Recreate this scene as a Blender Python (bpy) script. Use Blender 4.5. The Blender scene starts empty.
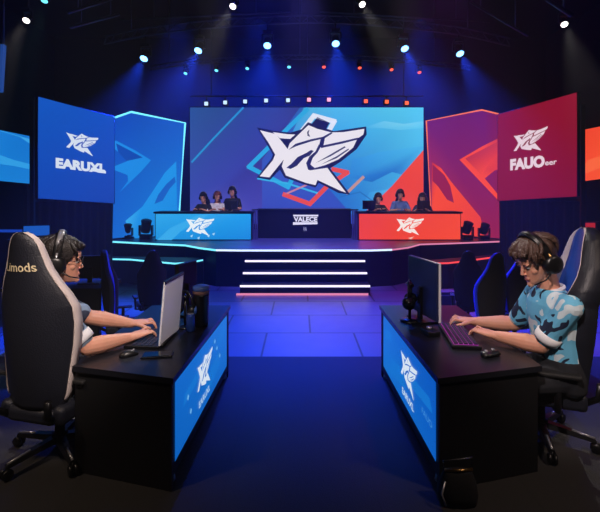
import bpy, bmesh, math, random
from mathutils import Vector, Matrix, Euler
random.seed(7)
S = bpy.context.scene
COL = S.collection
PI = math.pi
F, CX, HY, CH = 420.0, 300.0, 195.0, 1.75      # focal length and horizon of a 600x512 frame, camera height

# ------------------------------------------------------------------ helpers
def lin(c):
    c = c / 255.0
    return c / 12.92 if c <= 0.04045 else ((c + 0.055) / 1.055) ** 2.4
def rgb(r, g, b): return (lin(r), lin(g), lin(b), 1.0)
def U(px, py, Y): return Vector(((px - CX) * Y / F, Y, CH - (py - HY) * Y / F))

def mat(name, col, rough=0.5, metal=0.0, emit=None, strength=1.0, bump=0.0, scale=40.0, spec=0.5, coat=0.0, var=0.0):
    m = bpy.data.materials.new(name); m.use_nodes = True
    nt = m.node_tree; b = nt.nodes['Principled BSDF']
    b.inputs['Base Color'].default_value = col
    b.inputs['Roughness'].default_value = rough
    b.inputs['Metallic'].default_value = metal
    b.inputs['Specular IOR Level'].default_value = spec
    b.inputs['Coat Weight'].default_value = coat
    if emit:
        b.inputs['Emission Color'].default_value = emit
        b.inputs['Emission Strength'].default_value = strength
    if bump or var:
        tc = nt.nodes.new('ShaderNodeTexCoord'); nz = nt.nodes.new('ShaderNodeTexNoise')
        nz.inputs['Scale'].default_value = scale; nz.inputs['Detail'].default_value = 4
        nt.links.new(tc.outputs['Object'], nz.inputs['Vector'])
        if bump:
            bp = nt.nodes.new('ShaderNodeBump'); bp.inputs['Strength'].default_value = bump; bp.inputs['Distance'].default_value = 0.01
            nt.links.new(nz.outputs['Fac'], bp.inputs['Height']); nt.links.new(bp.outputs['Normal'], b.inputs['Normal'])
        if var:
            mx = nt.nodes.new('ShaderNodeMix'); mx.data_type = 'RGBA'
            mx.inputs['A'].default_value = tuple(c * (1 - var) for c in col[:3]) + (1,)
            mx.inputs['B'].default_value = tuple(min(1, c * (1 + var)) for c in col[:3]) + (1,)
            nt.links.new(nz.outputs['Fac'], mx.inputs['Factor']); nt.links.new(mx.outputs['Result'], b.inputs['Base Color'])
    return m

def display_mat(name, strength=1.0):
    m = bpy.data.materials.new(name); m.use_nodes = True
    nt = m.node_tree; b = nt.nodes['Principled BSDF']
    b.inputs['Base Color'].default_value = (0.01, 0.01, 0.012, 1); b.inputs['Roughness'].default_value = 0.45
    a = nt.nodes.new('ShaderNodeAttribute'); a.attribute_name = 'Picture'
    nt.links.new(a.outputs['Color'], b.inputs['Emission Color'])
    b.inputs['Emission Strength'].default_value = strength
    return m

class MB:
    """collects shapes and links them as one mesh object"""
    def __init__(s): s.bm = bmesh.new()
    def _add(s, vs, fs, mi=0, smooth=False):
        v = [s.bm.verts.new(p) for p in vs]
        for f in fs:
            try:
                fc = s.bm.faces.new([v[i] for i in f]); fc.material_index = mi; fc.smooth = smooth
            except ValueError: pass
        return v
    def box(s, c, d, rz=0.0, mi=0, bev=0.0, rot=None):
        hx, hy, hz = d[0] / 2, d[1] / 2, d[2] / 2
        R = rot.to_matrix() if rot is not None else Matrix.Rotation(rz, 3, 'Z')
        P = [Vector((x, y, z)) for z in (-hz, hz) for y in (-hy, hy) for x in (-hx, hx)]
        v = s._add([R @ p + Vector(c) for p in P], [(0, 2, 3, 1), (4, 5, 7, 6), (0, 1, 5, 4), (2, 6, 7, 3), (0, 4, 6, 2), (1, 3, 7, 5)], mi)
        if bev:
            es = list({e for q in v for e in q.link_edges})
            r = bmesh.ops.bevel(s.bm, geom=es, offset=bev, segments=3, affect='EDGES', profile=0.5)
            for f in r['faces']: f.smooth = True; f.material_index = mi
        return s
    def loft(s, rings, mi=0, caps=True, closed=True, smooth=True):
        n = len(rings[0]); vs = [p for r in rings for p in r]; fs = []
        for i in range(len(rings) - 1):
            for j in range(n if closed else n - 1):
                k = (j + 1) % n
                fs.append((i * n + j, i * n + k, (i + 1) * n + k, (i + 1) * n + j))
        if caps:
            fs.append(tuple(range(n))[::-1]); fs.append(tuple((len(rings) - 1) * n + j for j in range(n)))
        s._add(vs, fs, mi, smooth); return s
    def tube(s, path, r, n=8, mi=0, closed=False):
        path = [Vector(p) for p in path]; rings = []; m = len(path)
        rr = r if isinstance(r, (list, tuple)) else [r] * m
        up = Vector((0, 0, 1))
        for i, p in enumerate(path):
            if closed: t = path[(i + 1) % m] - path[i - 1]
            else: t = path[min(i + 1, m - 1)] - path[max(i - 1, 0)]
            t.normalize()
            a = t.cross(up)
            if a.length < 1e-3: a = t.cross(Vector((1, 0, 0)))
            a.normalize(); b = a.cross(t)
            rings.append([p + (a * math.cos(2 * PI * k / n) + b * math.sin(2 * PI * k / n)) * rr[i] for k in range(n)])
        if closed: rings.append(rings[0]); s.loft(rings, mi, caps=False)
        else: s.loft(rings, mi)
        return s
    def lathe(s, prof, c=(0, 0, 0), axis=(0, 0, 1), n=20, mi=0):
        q = Vector((0, 0, 1)).rotation_difference(Vector(axis).normalized()).to_matrix(); c = Vector(c)
        s.loft([[c + q @ Vector((max(r, 1e-4) * math.cos(2 * PI * k / n), max(r, 1e-4) * math.sin(2 * PI * k / n), z)) for k in range(n)] for r, z in prof], mi)
        return s
    def ball(s, c, r, n=12, mi=0, rot=None):
        r = r if isinstance(r, (list, tuple)) else (r, r, r); c = Vector(c); rings = []
        R = rot if rot is not None else Matrix.Identity(3)
        m = max(6, n // 2 + 1)
        for i in range(m + 1):
            ph = PI * (i + 0.02) / (m + 0.04)
            rings.append([c + R @ Vector((r[0] * math.sin(ph) * math.cos(2 * PI * k / n), r[1] * math.sin(ph) * math.sin(2 * PI * k / n), -r[2] * math.cos(ph))) for k in range(n)])
        s.loft(rings, mi); return s
    def cone(s, p0, r0, p1, r1, n=14):
        p0, p1 = Vector(p0), Vector(p1)
        s.ball(p0, r0, n); s.ball(p1, r1, n)
        s.tube([p0, p1], [r0, r1], n); return s
    def prism(s, pts, h0, h1, mi=0):
        n = len(pts)
        vs = [Vector((p[0], p[1], h0)) for p in pts] + [Vector((p[0], p[1], h1)) for p in pts]
        s._add(vs, [tuple(range(n))[::-1], tuple(range(n, 2 * n))] + [(i, (i + 1) % n, n + (i + 1) % n, n + i) for i in range(n)], mi); return s
    def mesh(s, name):
        bmesh.ops.recalc_face_normals(s.bm, faces=s.bm.faces)
        me = bpy.data.meshes.new(name); s.bm.to_mesh(me); s.bm.free(); return me
    def build(s, name, m, parent=None, world=False):
        me = s.mesh(name)
        return link(name, me, m, parent, world)

def wmat(o):
    M = Matrix.Identity(4)
    while o is not None:
        M = (Matrix.Translation(o.location) @ o.rotation_euler.to_matrix().to_4x4()) @ M
        o = o.parent
    return M
def link(name, me, m, parent=None, world=False):
    o = bpy.data.objects.new(name, me); COL.objects.link(o)
    for x in (m if isinstance(m, (list, tuple)) else [m]): me.materials.append(x)
    if parent is not None:
        if world: me.transform(wmat(parent).inverted())
        o.parent = parent
    return o
def tag(o, label, cat, group=None, kind=None):
    o['label'] = label; o['category'] = cat
    if group: o['group'] = group
    if kind: o['kind'] = kind
    return o
def thing(name, label, cat, loc=(0, 0, 0), rz=0.0, group=None):
    o = bpy.data.objects.new(name, None); COL.objects.link(o)
    o.location = loc; o.rotation_euler = (0, 0, rz); o.empty_display_size = 0.1
    return tag(o, label, cat, group)
def struct(name, mb, m):
    o = mb.build(name, m); o['kind'] = 'structure'; return o
def kids(o): return [c for c in list(COL.objects) if c.parent == o]
def dup(root, loc, rz, label, group=None):
    def rec(o, par):
        c = o.copy(); COL.objects.link(c)
        if par is not None: c.parent = par
        for ch in kids(o): rec(ch, c)
        return c
    r = rec(root, None); r.location = loc; r.rotation_euler = (0, 0, rz); r['label'] = label
    if group: r['group'] = group
    return r

# flat glowing pictures for screens, banners and the poster -------------------------------------------------
class Disp:
    """flat picture on a vertical plane through A and B (plan points), built as thin layers of one mesh"""
    def __init__(s, A, B, step=0.0015):
        s.A = Vector((A[0], A[1])); d = Vector((B[0] - A[0], B[1] - A[1])); s.u = d.normalized(); s.L = d.length
        n = Vector((s.u.y, -s.u.x)); s.n = n            # towards the camera when A is on the viewer's left
        s.bm = bmesh.new(); s.cl = s.bm.loops.layers.float_color.new('Picture'); s.step = step
    def at(s, px, py):                                     # frame point -> (u, z) on the plane
        dx = (px - CX) / F
        # t*(dx,1) = A + k*u
        det = dx * (-s.u.y) - (-s.u.x) * 1.0
        t = (s.A.x * (-s.u.y) + s.u.x * s.A.y) / det
        k = (Vector((dx * t, t)) - s.A).dot(s.u)
        return (k, CH - (py - HY) * t / F)
    def w(s, p, layer=0):
        q = s.A + s.u * p[0] + s.n * (layer * s.step)
        return Vector((q.x, q.y, p[1]))
    def poly(s, pts, col, layer=1):
        vs = [s.bm.verts.new(s.w(p, layer)) for p in pts]
        try: f = s.bm.faces.new(vs)
        except ValueError: return
        f.normal_update()
        if f.normal.dot(Vector((s.n.x, s.n.y, 0))) < 0: f.normal_flip()
        cols = col if isinstance(col, list) else [col] * len(pts)
        order = {v: c for v, c in zip(vs, cols)}
        for l in f.loops: l[s.cl] = order[l.vert]
    def ppoly(s, pts, col, layer=1): s.poly([s.at(*p) for p in pts], col, layer)
    def stroke(s, pts, w, col, layer=1, px=True):
        P = [Vector(s.at(*p)) if px else Vector(p) for p in pts]
        for a, b in zip(P, P[1:]):
            t = (b - a).normalized(); nn = Vector((-t.y, t.x)) * w / 2; e = t * w * 0.35
            s.poly([a - e + nn, b + e + nn, b + e - nn, a - e - nn], col, layer)
    def build(s, name, m, parent):
        me = bpy.data.meshes.new(name); s.bm.to_mesh(me); s.bm.free()
        return link(name, me, m, parent, world=True)

_tcache = {}
def text_polys(txt, bold=0.0, shear=0.0):
    key = (txt, bold, shear)
    if key not in _tcache:
        cu = bpy.data.curves.new('t', 'FONT'); cu.body = txt; cu.offset = bold; cu.shear = shear; cu.resolution_u = 3
        cu.align_x = 'CENTER'; cu.align_y = 'CENTER'
        o = bpy.data.objects.new('t', cu); COL.objects.link(o)
        dg = bpy.context.evaluated_depsgraph_get()
        me = bpy.data.meshes.new_from_object(o.evaluated_get(dg))
        r = [[(me.vertices[i].co.x, me.vertices[i].co.y) for i in p.vertices] for p in me.polygons]
        bpy.data.objects.remove(o); bpy.data.meshes.remove(me)
        xs = [q[0] for p in r for q in p]; ys = [q[1] for p in r for q in p]
        cx, cy = (min(xs) + max(xs)) / 2, (min(ys) + max(ys)) / 2
        W, H = max(xs) - min(xs), max(ys) - min(ys)
        _tcache[key] = [[((x - cx) / W, (y - cy) / H) for x, y in p] for p in r]
    return _tcache[key]
def put_text(d, txt, c, w, h, col, layer=3, slope=0.0, bold=0.02, shear=0.0):
    for p in text_polys(txt, bold, shear):
        d.poly([(c[0] + x * w, c[1] + y * h + x * w * slope) for x, y in p], col, layer)

# winged star emblem, drawn on a 597 x 512 grid (y down)
EMB = {
 'y_wing': [(85, 172), (152, 188), (180, 222), (206, 256), (192, 290), (125, 373), (84, 368), (140, 300), (150, 276), (122, 226)],
 'spike': [(140, 180), (205, 189), (236, 190), (214, 209), (170, 206)],
 'body': [(204, 250), (212, 228), (262, 178), (292, 150), (330, 166), (388, 181), (440, 180), (530, 166), (526, 190), (500, 208), (482, 246), (420, 296), (360, 322), (372, 332), (388, 354), (452, 438), (428, 430), (330, 384), (322, 406), (280, 396), (196, 365), (178, 326), (190, 285)],
}
GAPS = [[(206, 256), (236, 230), (300, 211), (352, 200), (352, 208), (302, 220), (240, 240)],
        [(345, 204), (360, 196), (388, 181), (396, 184), (362, 206), (356, 236), (436, 219), (505, 203), (503, 211), (436, 229), (346, 248), (338, 232)],
        [(198, 332), (218, 316), (246, 286), (284, 268), (302, 256), (314, 260), (298, 280), (272, 291), (242, 324), (216, 337)],
        [(290, 340), (282, 312), (296, 284), (322, 262), (336, 232), (346, 240), (330, 268), (310, 290), (300, 318), (318, 333), (362, 321), (372, 332), (300, 343)],
        [(286, 180), (296, 168), (292, 186), (300, 200), (288, 196)],
        [(322, 312), (384, 276), (446, 240), (450, 245), (388, 282)], [(344, 318), (410, 284), (462, 250), (464, 255), (412, 291)]]
OUTL = [(72, 160), (150, 175), (215, 182), (262, 168), (290, 138), (400, 176), (538, 156), (540, 190), (498, 252), (430, 306), (384, 334), (470, 446), (420, 440), (336, 396), (322, 416), (276, 404), (190, 374), (170, 340), (128, 384), (72, 374), (132, 296), (140, 276)]
def emblem(d, c, w, col, layer=3, outline=None, slope=0.0, sy=1.0, bg=None):
    k = w / 470.0
    f = lambda p: (c[0] + (p[0] - 305) * k, c[1] - (p[1] - 290) * k * sy + (p[0] - 305) * k * slope)
    if outline: d.poly([f(p) for p in OUTL], outline, layer)
    for n, P in EMB.items(): d.poly([f(p) for p in P], col, layer + 1)
    if bg:
        for P in GAPS: d.poly([f(p) for p in P], bg, layer + 2)
    return f

# ------------------------------------------------------------------ materials
M = {}
M['floor'] = None
M['black'] = mat('black_paint', rgb(14, 14, 17), 0.5)
M['matte'] = mat('matte_black', rgb(9, 9, 12), 0.85)
M['drape'] = mat('black_drape', rgb(10, 11, 17), 0.95, bump=0.3, scale=6)
M['wall'] = mat('dark_wall', rgb(30, 31, 40), 0.9, var=0.3, scale=2)
M['ceil'] = mat('dark_ceiling', rgb(14, 15, 20), 0.95)
M['stage'] = mat('stage_vinyl', rgb(95, 95, 125), 0.35, var=0.15, scale=3)
M['riser'] = mat('stage_fascia', rgb(20, 22, 36), 0.5)
M['truss'] = mat('truss_steel', rgb(90, 92, 100), 0.4, 0.8)
M['desk'] = mat('desk_laminate', rgb(26, 27, 34), 0.32, var=0.2, scale=30)
M['deskb'] = mat('desk_panel', rgb(8, 8, 11), 0.6)
M['leather'] = mat('black_leather', rgb(29, 31, 41), 0.45, bump=0.25, scale=120)
M['leather_d'] = mat('black_fabric', rgb(12, 12, 15), 0.7, bump=0.25, scale=150)
M['blue_leather'] = mat('blue_leather', rgb(12, 66, 160), 0.4, bump=0.2, scale=100)
M['cream'] = mat('cream_leather', rgb(214, 200, 196), 0.5, bump=0.15, scale=100)
M['plastic'] = mat('black_plastic', rgb(16, 16, 19), 0.35)
M['chrome'] = mat('chrome', rgb(190, 190, 195), 0.2, 1.0)
M['gold'] = mat('brass', rgb(190, 150, 90), 0.3, 1.0)
M['skin'] = mat('skin', rgb(218, 156, 130), 0.5, var=0.08, scale=15)
M['skin'].node_tree.nodes['Principled BSDF'].inputs['Subsurface Weight'].default_value = 0.08
M['skin'].node_tree.nodes['Principled BSDF'].inputs['Subsurface Radius'].default_value = (0.02, 0.008, 0.005)
M['hair'] = mat('dark_hair', rgb(30, 23, 22), 0.45, bump=0.8, scale=90)
M['hair_b'] = mat('brown_hair', rgb(78, 55, 46), 0.42, bump=0.9, scale=90)
M['hair_p'] = mat('reddish_hair', rgb(120, 60, 62), 0.6)
M['white'] = mat('white_cloth', rgb(226, 226, 230), 0.7)
M['pants'] = mat('dark_trousers', rgb(18, 20, 28), 0.85)
M['eye'] = mat('eye_white', rgb(225, 222, 218), 0.25)
M['iris'] = mat('dark_iris', rgb(35, 24, 20), 0.2)
M['lip'] = mat('lip', rgb(176, 104, 96), 0.5)
M['lid'] = mat('silver_lid', rgb(226, 227, 235), 0.4, 0.0)
M['silver'] = mat('silver_plastic', rgb(165, 165, 170), 0.3, 0.6)
M['display'] = display_mat('led_picture', 1.0)
M['display_desk'] = display_mat('glow_picture_soft', 0.9)
M['cyan'] = mat('cyan_led', rgb(20, 60, 70), 0.4, emit=rgb(120, 235, 255), strength=1.3)
M['icew'] = mat('ice_white_led', rgb(60, 60, 70), 0.4, emit=rgb(205, 225, 255), strength=1.5)
M['redled'] = mat('red_led', rgb(70, 20, 20), 0.4, emit=rgb(255, 75, 75), strength=1.1)
M['pinkled'] = mat('pink_led', rgb(70, 30, 40), 0.4, emit=rgb(255, 150, 190), strength=0.8)
M['orangeled'] = mat('orange_led', rgb(70, 30, 20), 0.4, emit=rgb(255, 120, 75), strength=1.0)
M['step'] = mat('white_led', rgb(80, 80, 90), 0.4, emit=rgb(235, 225, 255), strength=1.6)
def lens(n, c, st): return mat(n, (0.02, 0.02, 0.02, 1), 0.2, emit=c, strength=st)
M['lens_b'] = lens('blue_lens', rgb(105, 175, 255), 6)
M['lens_w'] = lens('white_lens', rgb(255, 246, 235), 4)
M['lens_t'] = lens('teal_lens', rgb(100, 205, 235), 2)
M['lens_r'] = lens('red_lens', rgb(255, 85, 60), 1.8)
M['lens_p'] = lens('pink_lens', rgb(255, 160, 190), 1.5)
M['lens_o'] = lens('orange_lens', rgb(255, 100, 60), 1.5)
M['lens_c'] = lens('pale_lens', rgb(195, 225, 255), 1.3)

def floor_mat():
    m = bpy.data.materials.new('glossy_stage_floor'); m.use_nodes = True
    nt = m.node_tree; b = nt.nodes['Principled BSDF']
    tc = nt.nodes.new('ShaderNodeTexCoord'); br = nt.nodes.new('ShaderNodeTexBrick')
    br.offset = 0.5; br.inputs['Scale'].default_value = 1.0
    br.inputs['Brick Width'].default_value = 1.1; br.inputs['Row Height'].default_value = 0.79
    br.inputs['Mortar Size'].default_value = 0.012
    br.inputs['Color1'].default_value = rgb(112, 112, 126); br.inputs['Color2'].default_value = rgb(104, 104, 118)
    br.inputs['Mortar'].default_value = rgb(30, 30, 36)
    mp = nt.nodes.new('ShaderNodeMapping'); mp.inputs['Location'].default_value = (0.97, 0.2, 0)
    nt.links.new(tc.outputs['Object'], mp.inputs['Vector']); nt.links.new(mp.outputs['Vector'], br.inputs['Vector'])
    nz = nt.nodes.new('ShaderNodeTexNoise'); nz.inputs['Scale'].default_value = 5
    nt.links.new(tc.outputs['Object'], nz.inputs['Vector'])
    mr = nt.nodes.new('ShaderNodeMapRange'); mr.inputs['To Min'].default_value = 0.28; mr.inputs['To Max'].default_value = 0.42
    nt.links.new(nz.outputs['Fac'], mr.inputs['Value']); nt.links.new(mr.outputs['Result'], b.inputs['Roughness'])
    nt.links.new(br.outputs['Color'], b.inputs['Base Color'])
    return m
M['floor'] = floor_mat()
def carpet_mat():
    m = mat('dark_carpet', rgb(46, 45, 50), 0.8, bump=0.35, scale=160, var=0.0)
    nt = m.node_tree; b = nt.nodes['Principled BSDF']
    tc = nt.nodes.new('ShaderNodeTexCoord'); br = nt.nodes.new('ShaderNodeTexBrick')
    br.inputs['Scale'].default_value = 1.0; br.inputs['Brick Width'].default_value = 0.9; br.inputs['Row Height'].default_value = 4.0
    br.inputs['Mortar Size'].default_value = 0.006
    br.inputs['Color1'].default_value = rgb(41, 39, 38); br.inputs['Color2'].default_value = rgb(37, 35, 34); br.inputs['Mortar'].default_value = rgb(34, 33, 33)
    nt.links.new(tc.outputs['Object'], br.inputs['Vector']); nt.links.new(br.outputs['Color'], b.inputs['Base Color'])
    return m
M['carpet'] = carpet_mat()

def cloth_mat(name, base, cols, scale, rough=0.75):
    """cloth printed with irregular patches: cols = [(threshold, colour), ...]"""
    m = bpy.data.materials.new(name); m.use_nodes = True
    nt = m.node_tree; b = nt.nodes['Principled BSDF']; b.inputs['Roughness'].default_value = rough
    tc = nt.nodes.new('ShaderNodeTexCoord'); vo = nt.nodes.new('ShaderNodeTexNoise')
    vo.inputs['Scale'].default_value = scale; vo.inputs['Detail'].default_value = 1.0; vo.inputs['Distortion'].default_value = 1.2
    nt.links.new(tc.outputs['Object'], vo.inputs['Vector'])
    cr = nt.nodes.new('ShaderNodeValToRGB'); cr.color_ramp.interpolation = 'CONSTANT'
    e = cr.color_ramp.elements; e[0].position = 0; e[0].color = base
    e[1].position = cols[0][0]; e[1].color = cols[0][1]
    for t, c in cols[1:]:
        k = e.new(t); k.color = c
    nt.links.new(vo.outputs['Fac'], cr.inputs['Fac']); nt.links.new(cr.outputs['Color'], b.inputs['Base Color'])
    return m
M['shirt_l'] = cloth_mat('greyblue_jersey', rgb(52, 62, 84), [(0.43, rgb(128, 150, 176)), (0.60, rgb(70, 84, 108)), (0.68, rgb(200, 206, 214))], 5.0)
M['shirt_r'] = cloth_mat('skyblue_jersey', rgb(20, 34, 62), [(0.38, rgb(104, 184, 220)), (0.57, rgb(205, 222, 230))], 6.5)
M['shirt_w'] = mat('white_shirt', rgb(225, 225, 235), 0.8)
M['shirt_k'] = mat('black_shirt', rgb(16, 16, 22), 0.8)
M['shirt_n'] = mat('navy_shirt', rgb(30, 40, 78), 0.8)
M['shirt_g'] = mat('blue_shirt', rgb(90, 120, 190), 0.8)

# ------------------------------------------------------------------ camera
cam = bpy.data.cameras.new('camera'); camo = bpy.data.objects.new('camera', cam); COL.objects.link(camo)
camo.location = (0, 0, CH); camo.rotation_euler = (PI / 2, 0, 0)
cam.sensor_width = 36; cam.lens = 36 * F / 600; cam.shift_y = -(256 - HY) / 600; cam.clip_start = 0.05
S.camera = camo
S.view_settings.view_transform = 'Standard'; S.view_settings.look = 'None'; S.view_settings.gamma = 1
S.view_settings.exposure = 0.0

# ------------------------------------------------------------------ room
ROOMX, Y0, Y1, ZC = 7.6, -2.6, 13.0, 6.6
struct('floor', MB().box((0, (Y0 + Y1) / 2, -0.1), (2 * ROOMX, Y1 - Y0, 0.2)), M['floor'])
struct('ceiling', MB().box((0, (Y0 + Y1) / 2, ZC + 0.1), (2 * ROOMX, Y1 - Y0, 0.2)), M['ceil'])
struct('wall_left', MB().box((-ROOMX - 0.1, (Y0 + Y1) / 2, ZC / 2), (0.2, Y1 - Y0, ZC)), M['wall'])
struct('wall_right', MB().box((ROOMX + 0.1, (Y0 + Y1) / 2, ZC / 2), (0.2, Y1 - Y0, ZC)), M['wall'])
struct('wall_back', MB().box((0, Y1 + 0.1, ZC / 2), (2 * ROOMX + .4, 0.2, ZC)), M['wall'])
struct('wall_front', MB().box((0, Y0 - 0.1, ZC / 2), (2 * ROOMX + .4, 0.2, ZC)), M['wall'])
CT = 0.004
c = MB().box((0, 1.27, CT / 2), (9.0, 6.54, CT)).build('carpet', M['carpet'])
tag(c, 'dark carpet laid over the floor beneath both player desks', 'carpet')

# stage -----------------------------------------------------------------------
SZ = 0.72
def fl(px, py, z): 
    Y = F * (CH - z) / (py - HY); return ((px - CX) * Y / F, Y)
front = [fl(97, 240, SZ), fl(155, 243, SZ), fl(185, 244.3, SZ), fl(200, 247, SZ), fl(216, 249, SZ), fl(240, 249.3, SZ),
         fl(370, 249.3, SZ), fl(392, 248.6, SZ), fl(408, 246.6, SZ), fl(420, 243.4, SZ), fl(455, 242.3, SZ), fl(515, 240, SZ)]
st = thing('stage', 'raised main stage with dark fascia and lit front edge under the big screen', 'stage', (0, 9.5, 0))
MB().prism(front + [(5.2, 12.6), (-5.2, 12.6)], SZ - 0.04, SZ).build('stage_deck', M['stage'], st, world=True)
inn = [(x, y + 0.03) for x, y in front]
MB().prism(inn + [(5.1, 12.5), (-5.1, 12.5)], 0.0, SZ - 0.04).build('fascia', M['riser'], st, world=True)
def ribbon(pts, z, h, out=0.012):
    """LED strip standing along a polyline"""
    mb = MB(); rings = []
    for i, p in enumerate(pts):
        rings.append([Vector((p[0], p[1] - out, z - h / 2)), Vector((p[0], p[1] - out, z + h / 2)), Vector((p[0], p[1] + 0.004, z + h / 2)), Vector((p[0], p[1] + 0.004, z - h / 2))])
    mb.loft(rings, smooth=False); return mb
ribbon(front[:5], SZ - 0.022, 0.036).build('edge_light', M['cyan'], st, world=True)['label'] = 'cyan stage edge light'
ribbon(front[4:8], SZ - 0.022, 0.034).build('edge_light', M['icew'], st, world=True)['label'] = 'white stage edge light'
ribbon(front[7:], SZ - 0.022, 0.03).build('edge_light', M['pinkled'], st, world=True)['label'] = 'pink stage edge light'

def tier(name, pts, zt, label, ml, x_out):
    t = thing(name, label, 'platform', (sum(p[0] for p in pts) / len(pts), pts[0][1] + .3, 0))
    back = [(pts[-1][0], pts[-1][1] + 0.2), (pts[0][0], pts[0][1] + 0.2)]
    MB().prism(pts + back, 0, zt).build('platform_body', M['riser'], t, world=True)
    ribbon(pts, zt - 0.02, 0.03).build('edge_light', ml, t, world=True)
TZ = 0.5
tl = [fl(93, 257.7, TZ), fl(130, 258.5, TZ), fl(175, 262.5, TZ), fl(190, 261.5, TZ), fl(203, 259, TZ)]
tier('low_platform', tl, TZ, 'low dark platform with cyan edge light before the left part of the stage', M['cyan'], 0)
tr = [fl(424, 262.5, TZ), fl(448, 262, TZ), fl(462, 260.5, TZ), fl(488, 257, TZ), fl(522, 254, TZ)]
tier('low_platform', tr, TZ, 'low dark platform with red edge light before the right part of the stage', M['redled'], 0)

sp = thing('stage_steps', 'dark steps with glowing white nosings up the middle of the stage', 'steps', (0.04, 7.6, 0))
levels = [(0.54, 7.82, 245, 365), (0.36, 7.58, 243, 367), (0.18, 7.33, 240, 370)]
for z, y, a, b in levels:
    xa, xb = (a - CX) * y / F, (b - CX) * y / F
    MB().box(((xa + xb) / 2, (y + 8.02) / 2, z - 0.09), (xb - xa, 8.02 - y, 0.18)).build('step', M['riser'], sp, world=True)
    MB().box(((xa + xb) / 2, y - 0.008, z - 0.02), (xb - xa, 0.016, 0.032)).build('step_glow_strip', M['step'], sp, world=True)
MB().box((0.04, 7.315, 0.02), (2.3, 0.016, 0.034)).build('step_glow_strip', M['pinkled'], sp, world=True)['label'] = 'glowing strip standing for pinkish floor glow at the foot of the steps'  # strip added where the floor only glows pink

# big screen --------------------------------------------------------------------
YS = 11.3
big = thing('video_wall', 'wide video wall behind the stage showing a white winged star emblem', 'screen', (0.2, YS, SZ))
xa, xb = (190 - CX) * YS / F, (423.5 - CX) * YS / F
zt, zb = CH + (HY - 107.5) * YS / F, SZ + 0.25
MB().box(((xa + xb) / 2, YS + 0.09, (zt + zb) / 2), (xb - xa + 0.04, 0.16, zt - zb + 0.04)).build('cabinet', M['matte'], big, world=True)
for x in (xa + 0.5, 0.2, xb - 0.5):
    MB().box((x, YS + 0.1, (SZ + zb) / 2), (0.12, 0.14, zb - SZ)).build('support_leg', M['truss'], big, world=True)
d = Disp((xa, YS - 0.002), (xb, YS - 0.002))
Wd = xb - xa
d.poly([(0, zb), (Wd, zb), (Wd, zt), (0, zt)], [rgb(62, 66, 176), rgb(46, 80, 190), rgb(50, 110, 205), rgb(38, 84, 158)], 0)
NV = rgb(20, 22, 66)
d.ppoly([(190, 107.5), (300, 107.5), (262, 160), (262, 215), (190, 215)], [rgb(38, 82, 150), rgb(52, 60, 140), rgb(56, 54, 140), rgb(74, 72, 178), rgb(62, 72, 178)], 1)
d.ppoly([(304, 107.5), (423.4, 107.5), (423.4, 215), (352, 215), (330, 190), (284, 150)], [rgb(80, 178, 226), rgb(84, 206, 246), rgb(62, 170, 232), rgb(44, 120, 206), rgb(36, 110, 200), rgb(50, 140, 216)], 1)
d.ppoly([(352, 160), (380, 152), (423.4, 146), (423.4, 180), (392, 172), (372, 182), (350, 178)], [rgb(52, 146, 220), rgb(62, 168, 232), rgb(70, 186, 240), rgb(66, 170, 234), rgb(34, 116, 204), rgb(30, 110, 196), rgb(44, 132, 212)], 2)
d.ppoly([(362, 128), (384, 121), (404, 124), (423.4, 121), (423.4, 128), (400, 130), (382, 128)], [rgb(74, 180, 234), rgb(110, 204, 244), rgb(118, 210, 246), rgb(110, 212, 248), rgb(92, 206, 246), rgb(104, 200, 244), rgb(96, 196, 240)], 3)
d.ppoly([(370, 192), (396, 188), (423.4, 190), (423.4, 214), (356, 214)], [rgb(58, 158, 226), rgb(84, 190, 238), rgb(80, 180, 234), rgb(72, 170, 230), rgb(40, 126, 208)], 2)
d.ppoly([(362, 215), (392, 186), (423.4, 150), (423.4, 215)], [rgb(226, 62, 60), rgb(238, 66, 54), rgb(246, 74, 52), rgb(236, 66, 52)], 4)
d.stroke([(192, 162), (214, 138), (243, 107.9)], 0.05, rgb(40, 150, 214), 3)
d.stroke([(340, 197), (360, 192), (380, 206)], 0.03, rgb(34, 110, 190), 3)
z8 = lambda x, y: (240 + x / 4.264, 90 + y / 4.267)
for P, w, cc, l in (([(285, 84), (38, 328), (205, 414), (236, 352)], 0.12, rgb(44, 170, 224), 5),
                    ([(76, 378), (200, 398), (330, 440)], 0.05, rgb(60, 180, 230), 5),
                    ([(214, 240), (315, 110), (402, 134), (372, 186)], 0.13, rgb(226, 232, 244), 6),
                    ([(188, 446), (298, 486), (374, 408), (458, 352), (396, 338)], 0.12, rgb(232, 78, 62), 5),
                    ([(190, 446), (290, 402)], 0.05, rgb(200, 130, 150), 5),
                    ([(455, 440), (525, 372)], 0.08, rgb(198, 150, 140), 5)):
    d.stroke([z8(*p) for p in P], w, cc, l)
d.ppoly([z8(*p) for p in [(300, 152), (330, 116), (382, 140), (358, 184)]], NV, 6)
d.ppoly([z8(*p) for p in OUTL], rgb(24, 26, 70), 7)
for n, P in EMB.items(): d.ppoly([z8(*p) for p in P], rgb(240, 234, 238), 8)
for P in GAPS: d.ppoly([z8(*p) for p in P], rgb(34, 36, 88), 9)
d.build('picture', M['display'], big)

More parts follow.
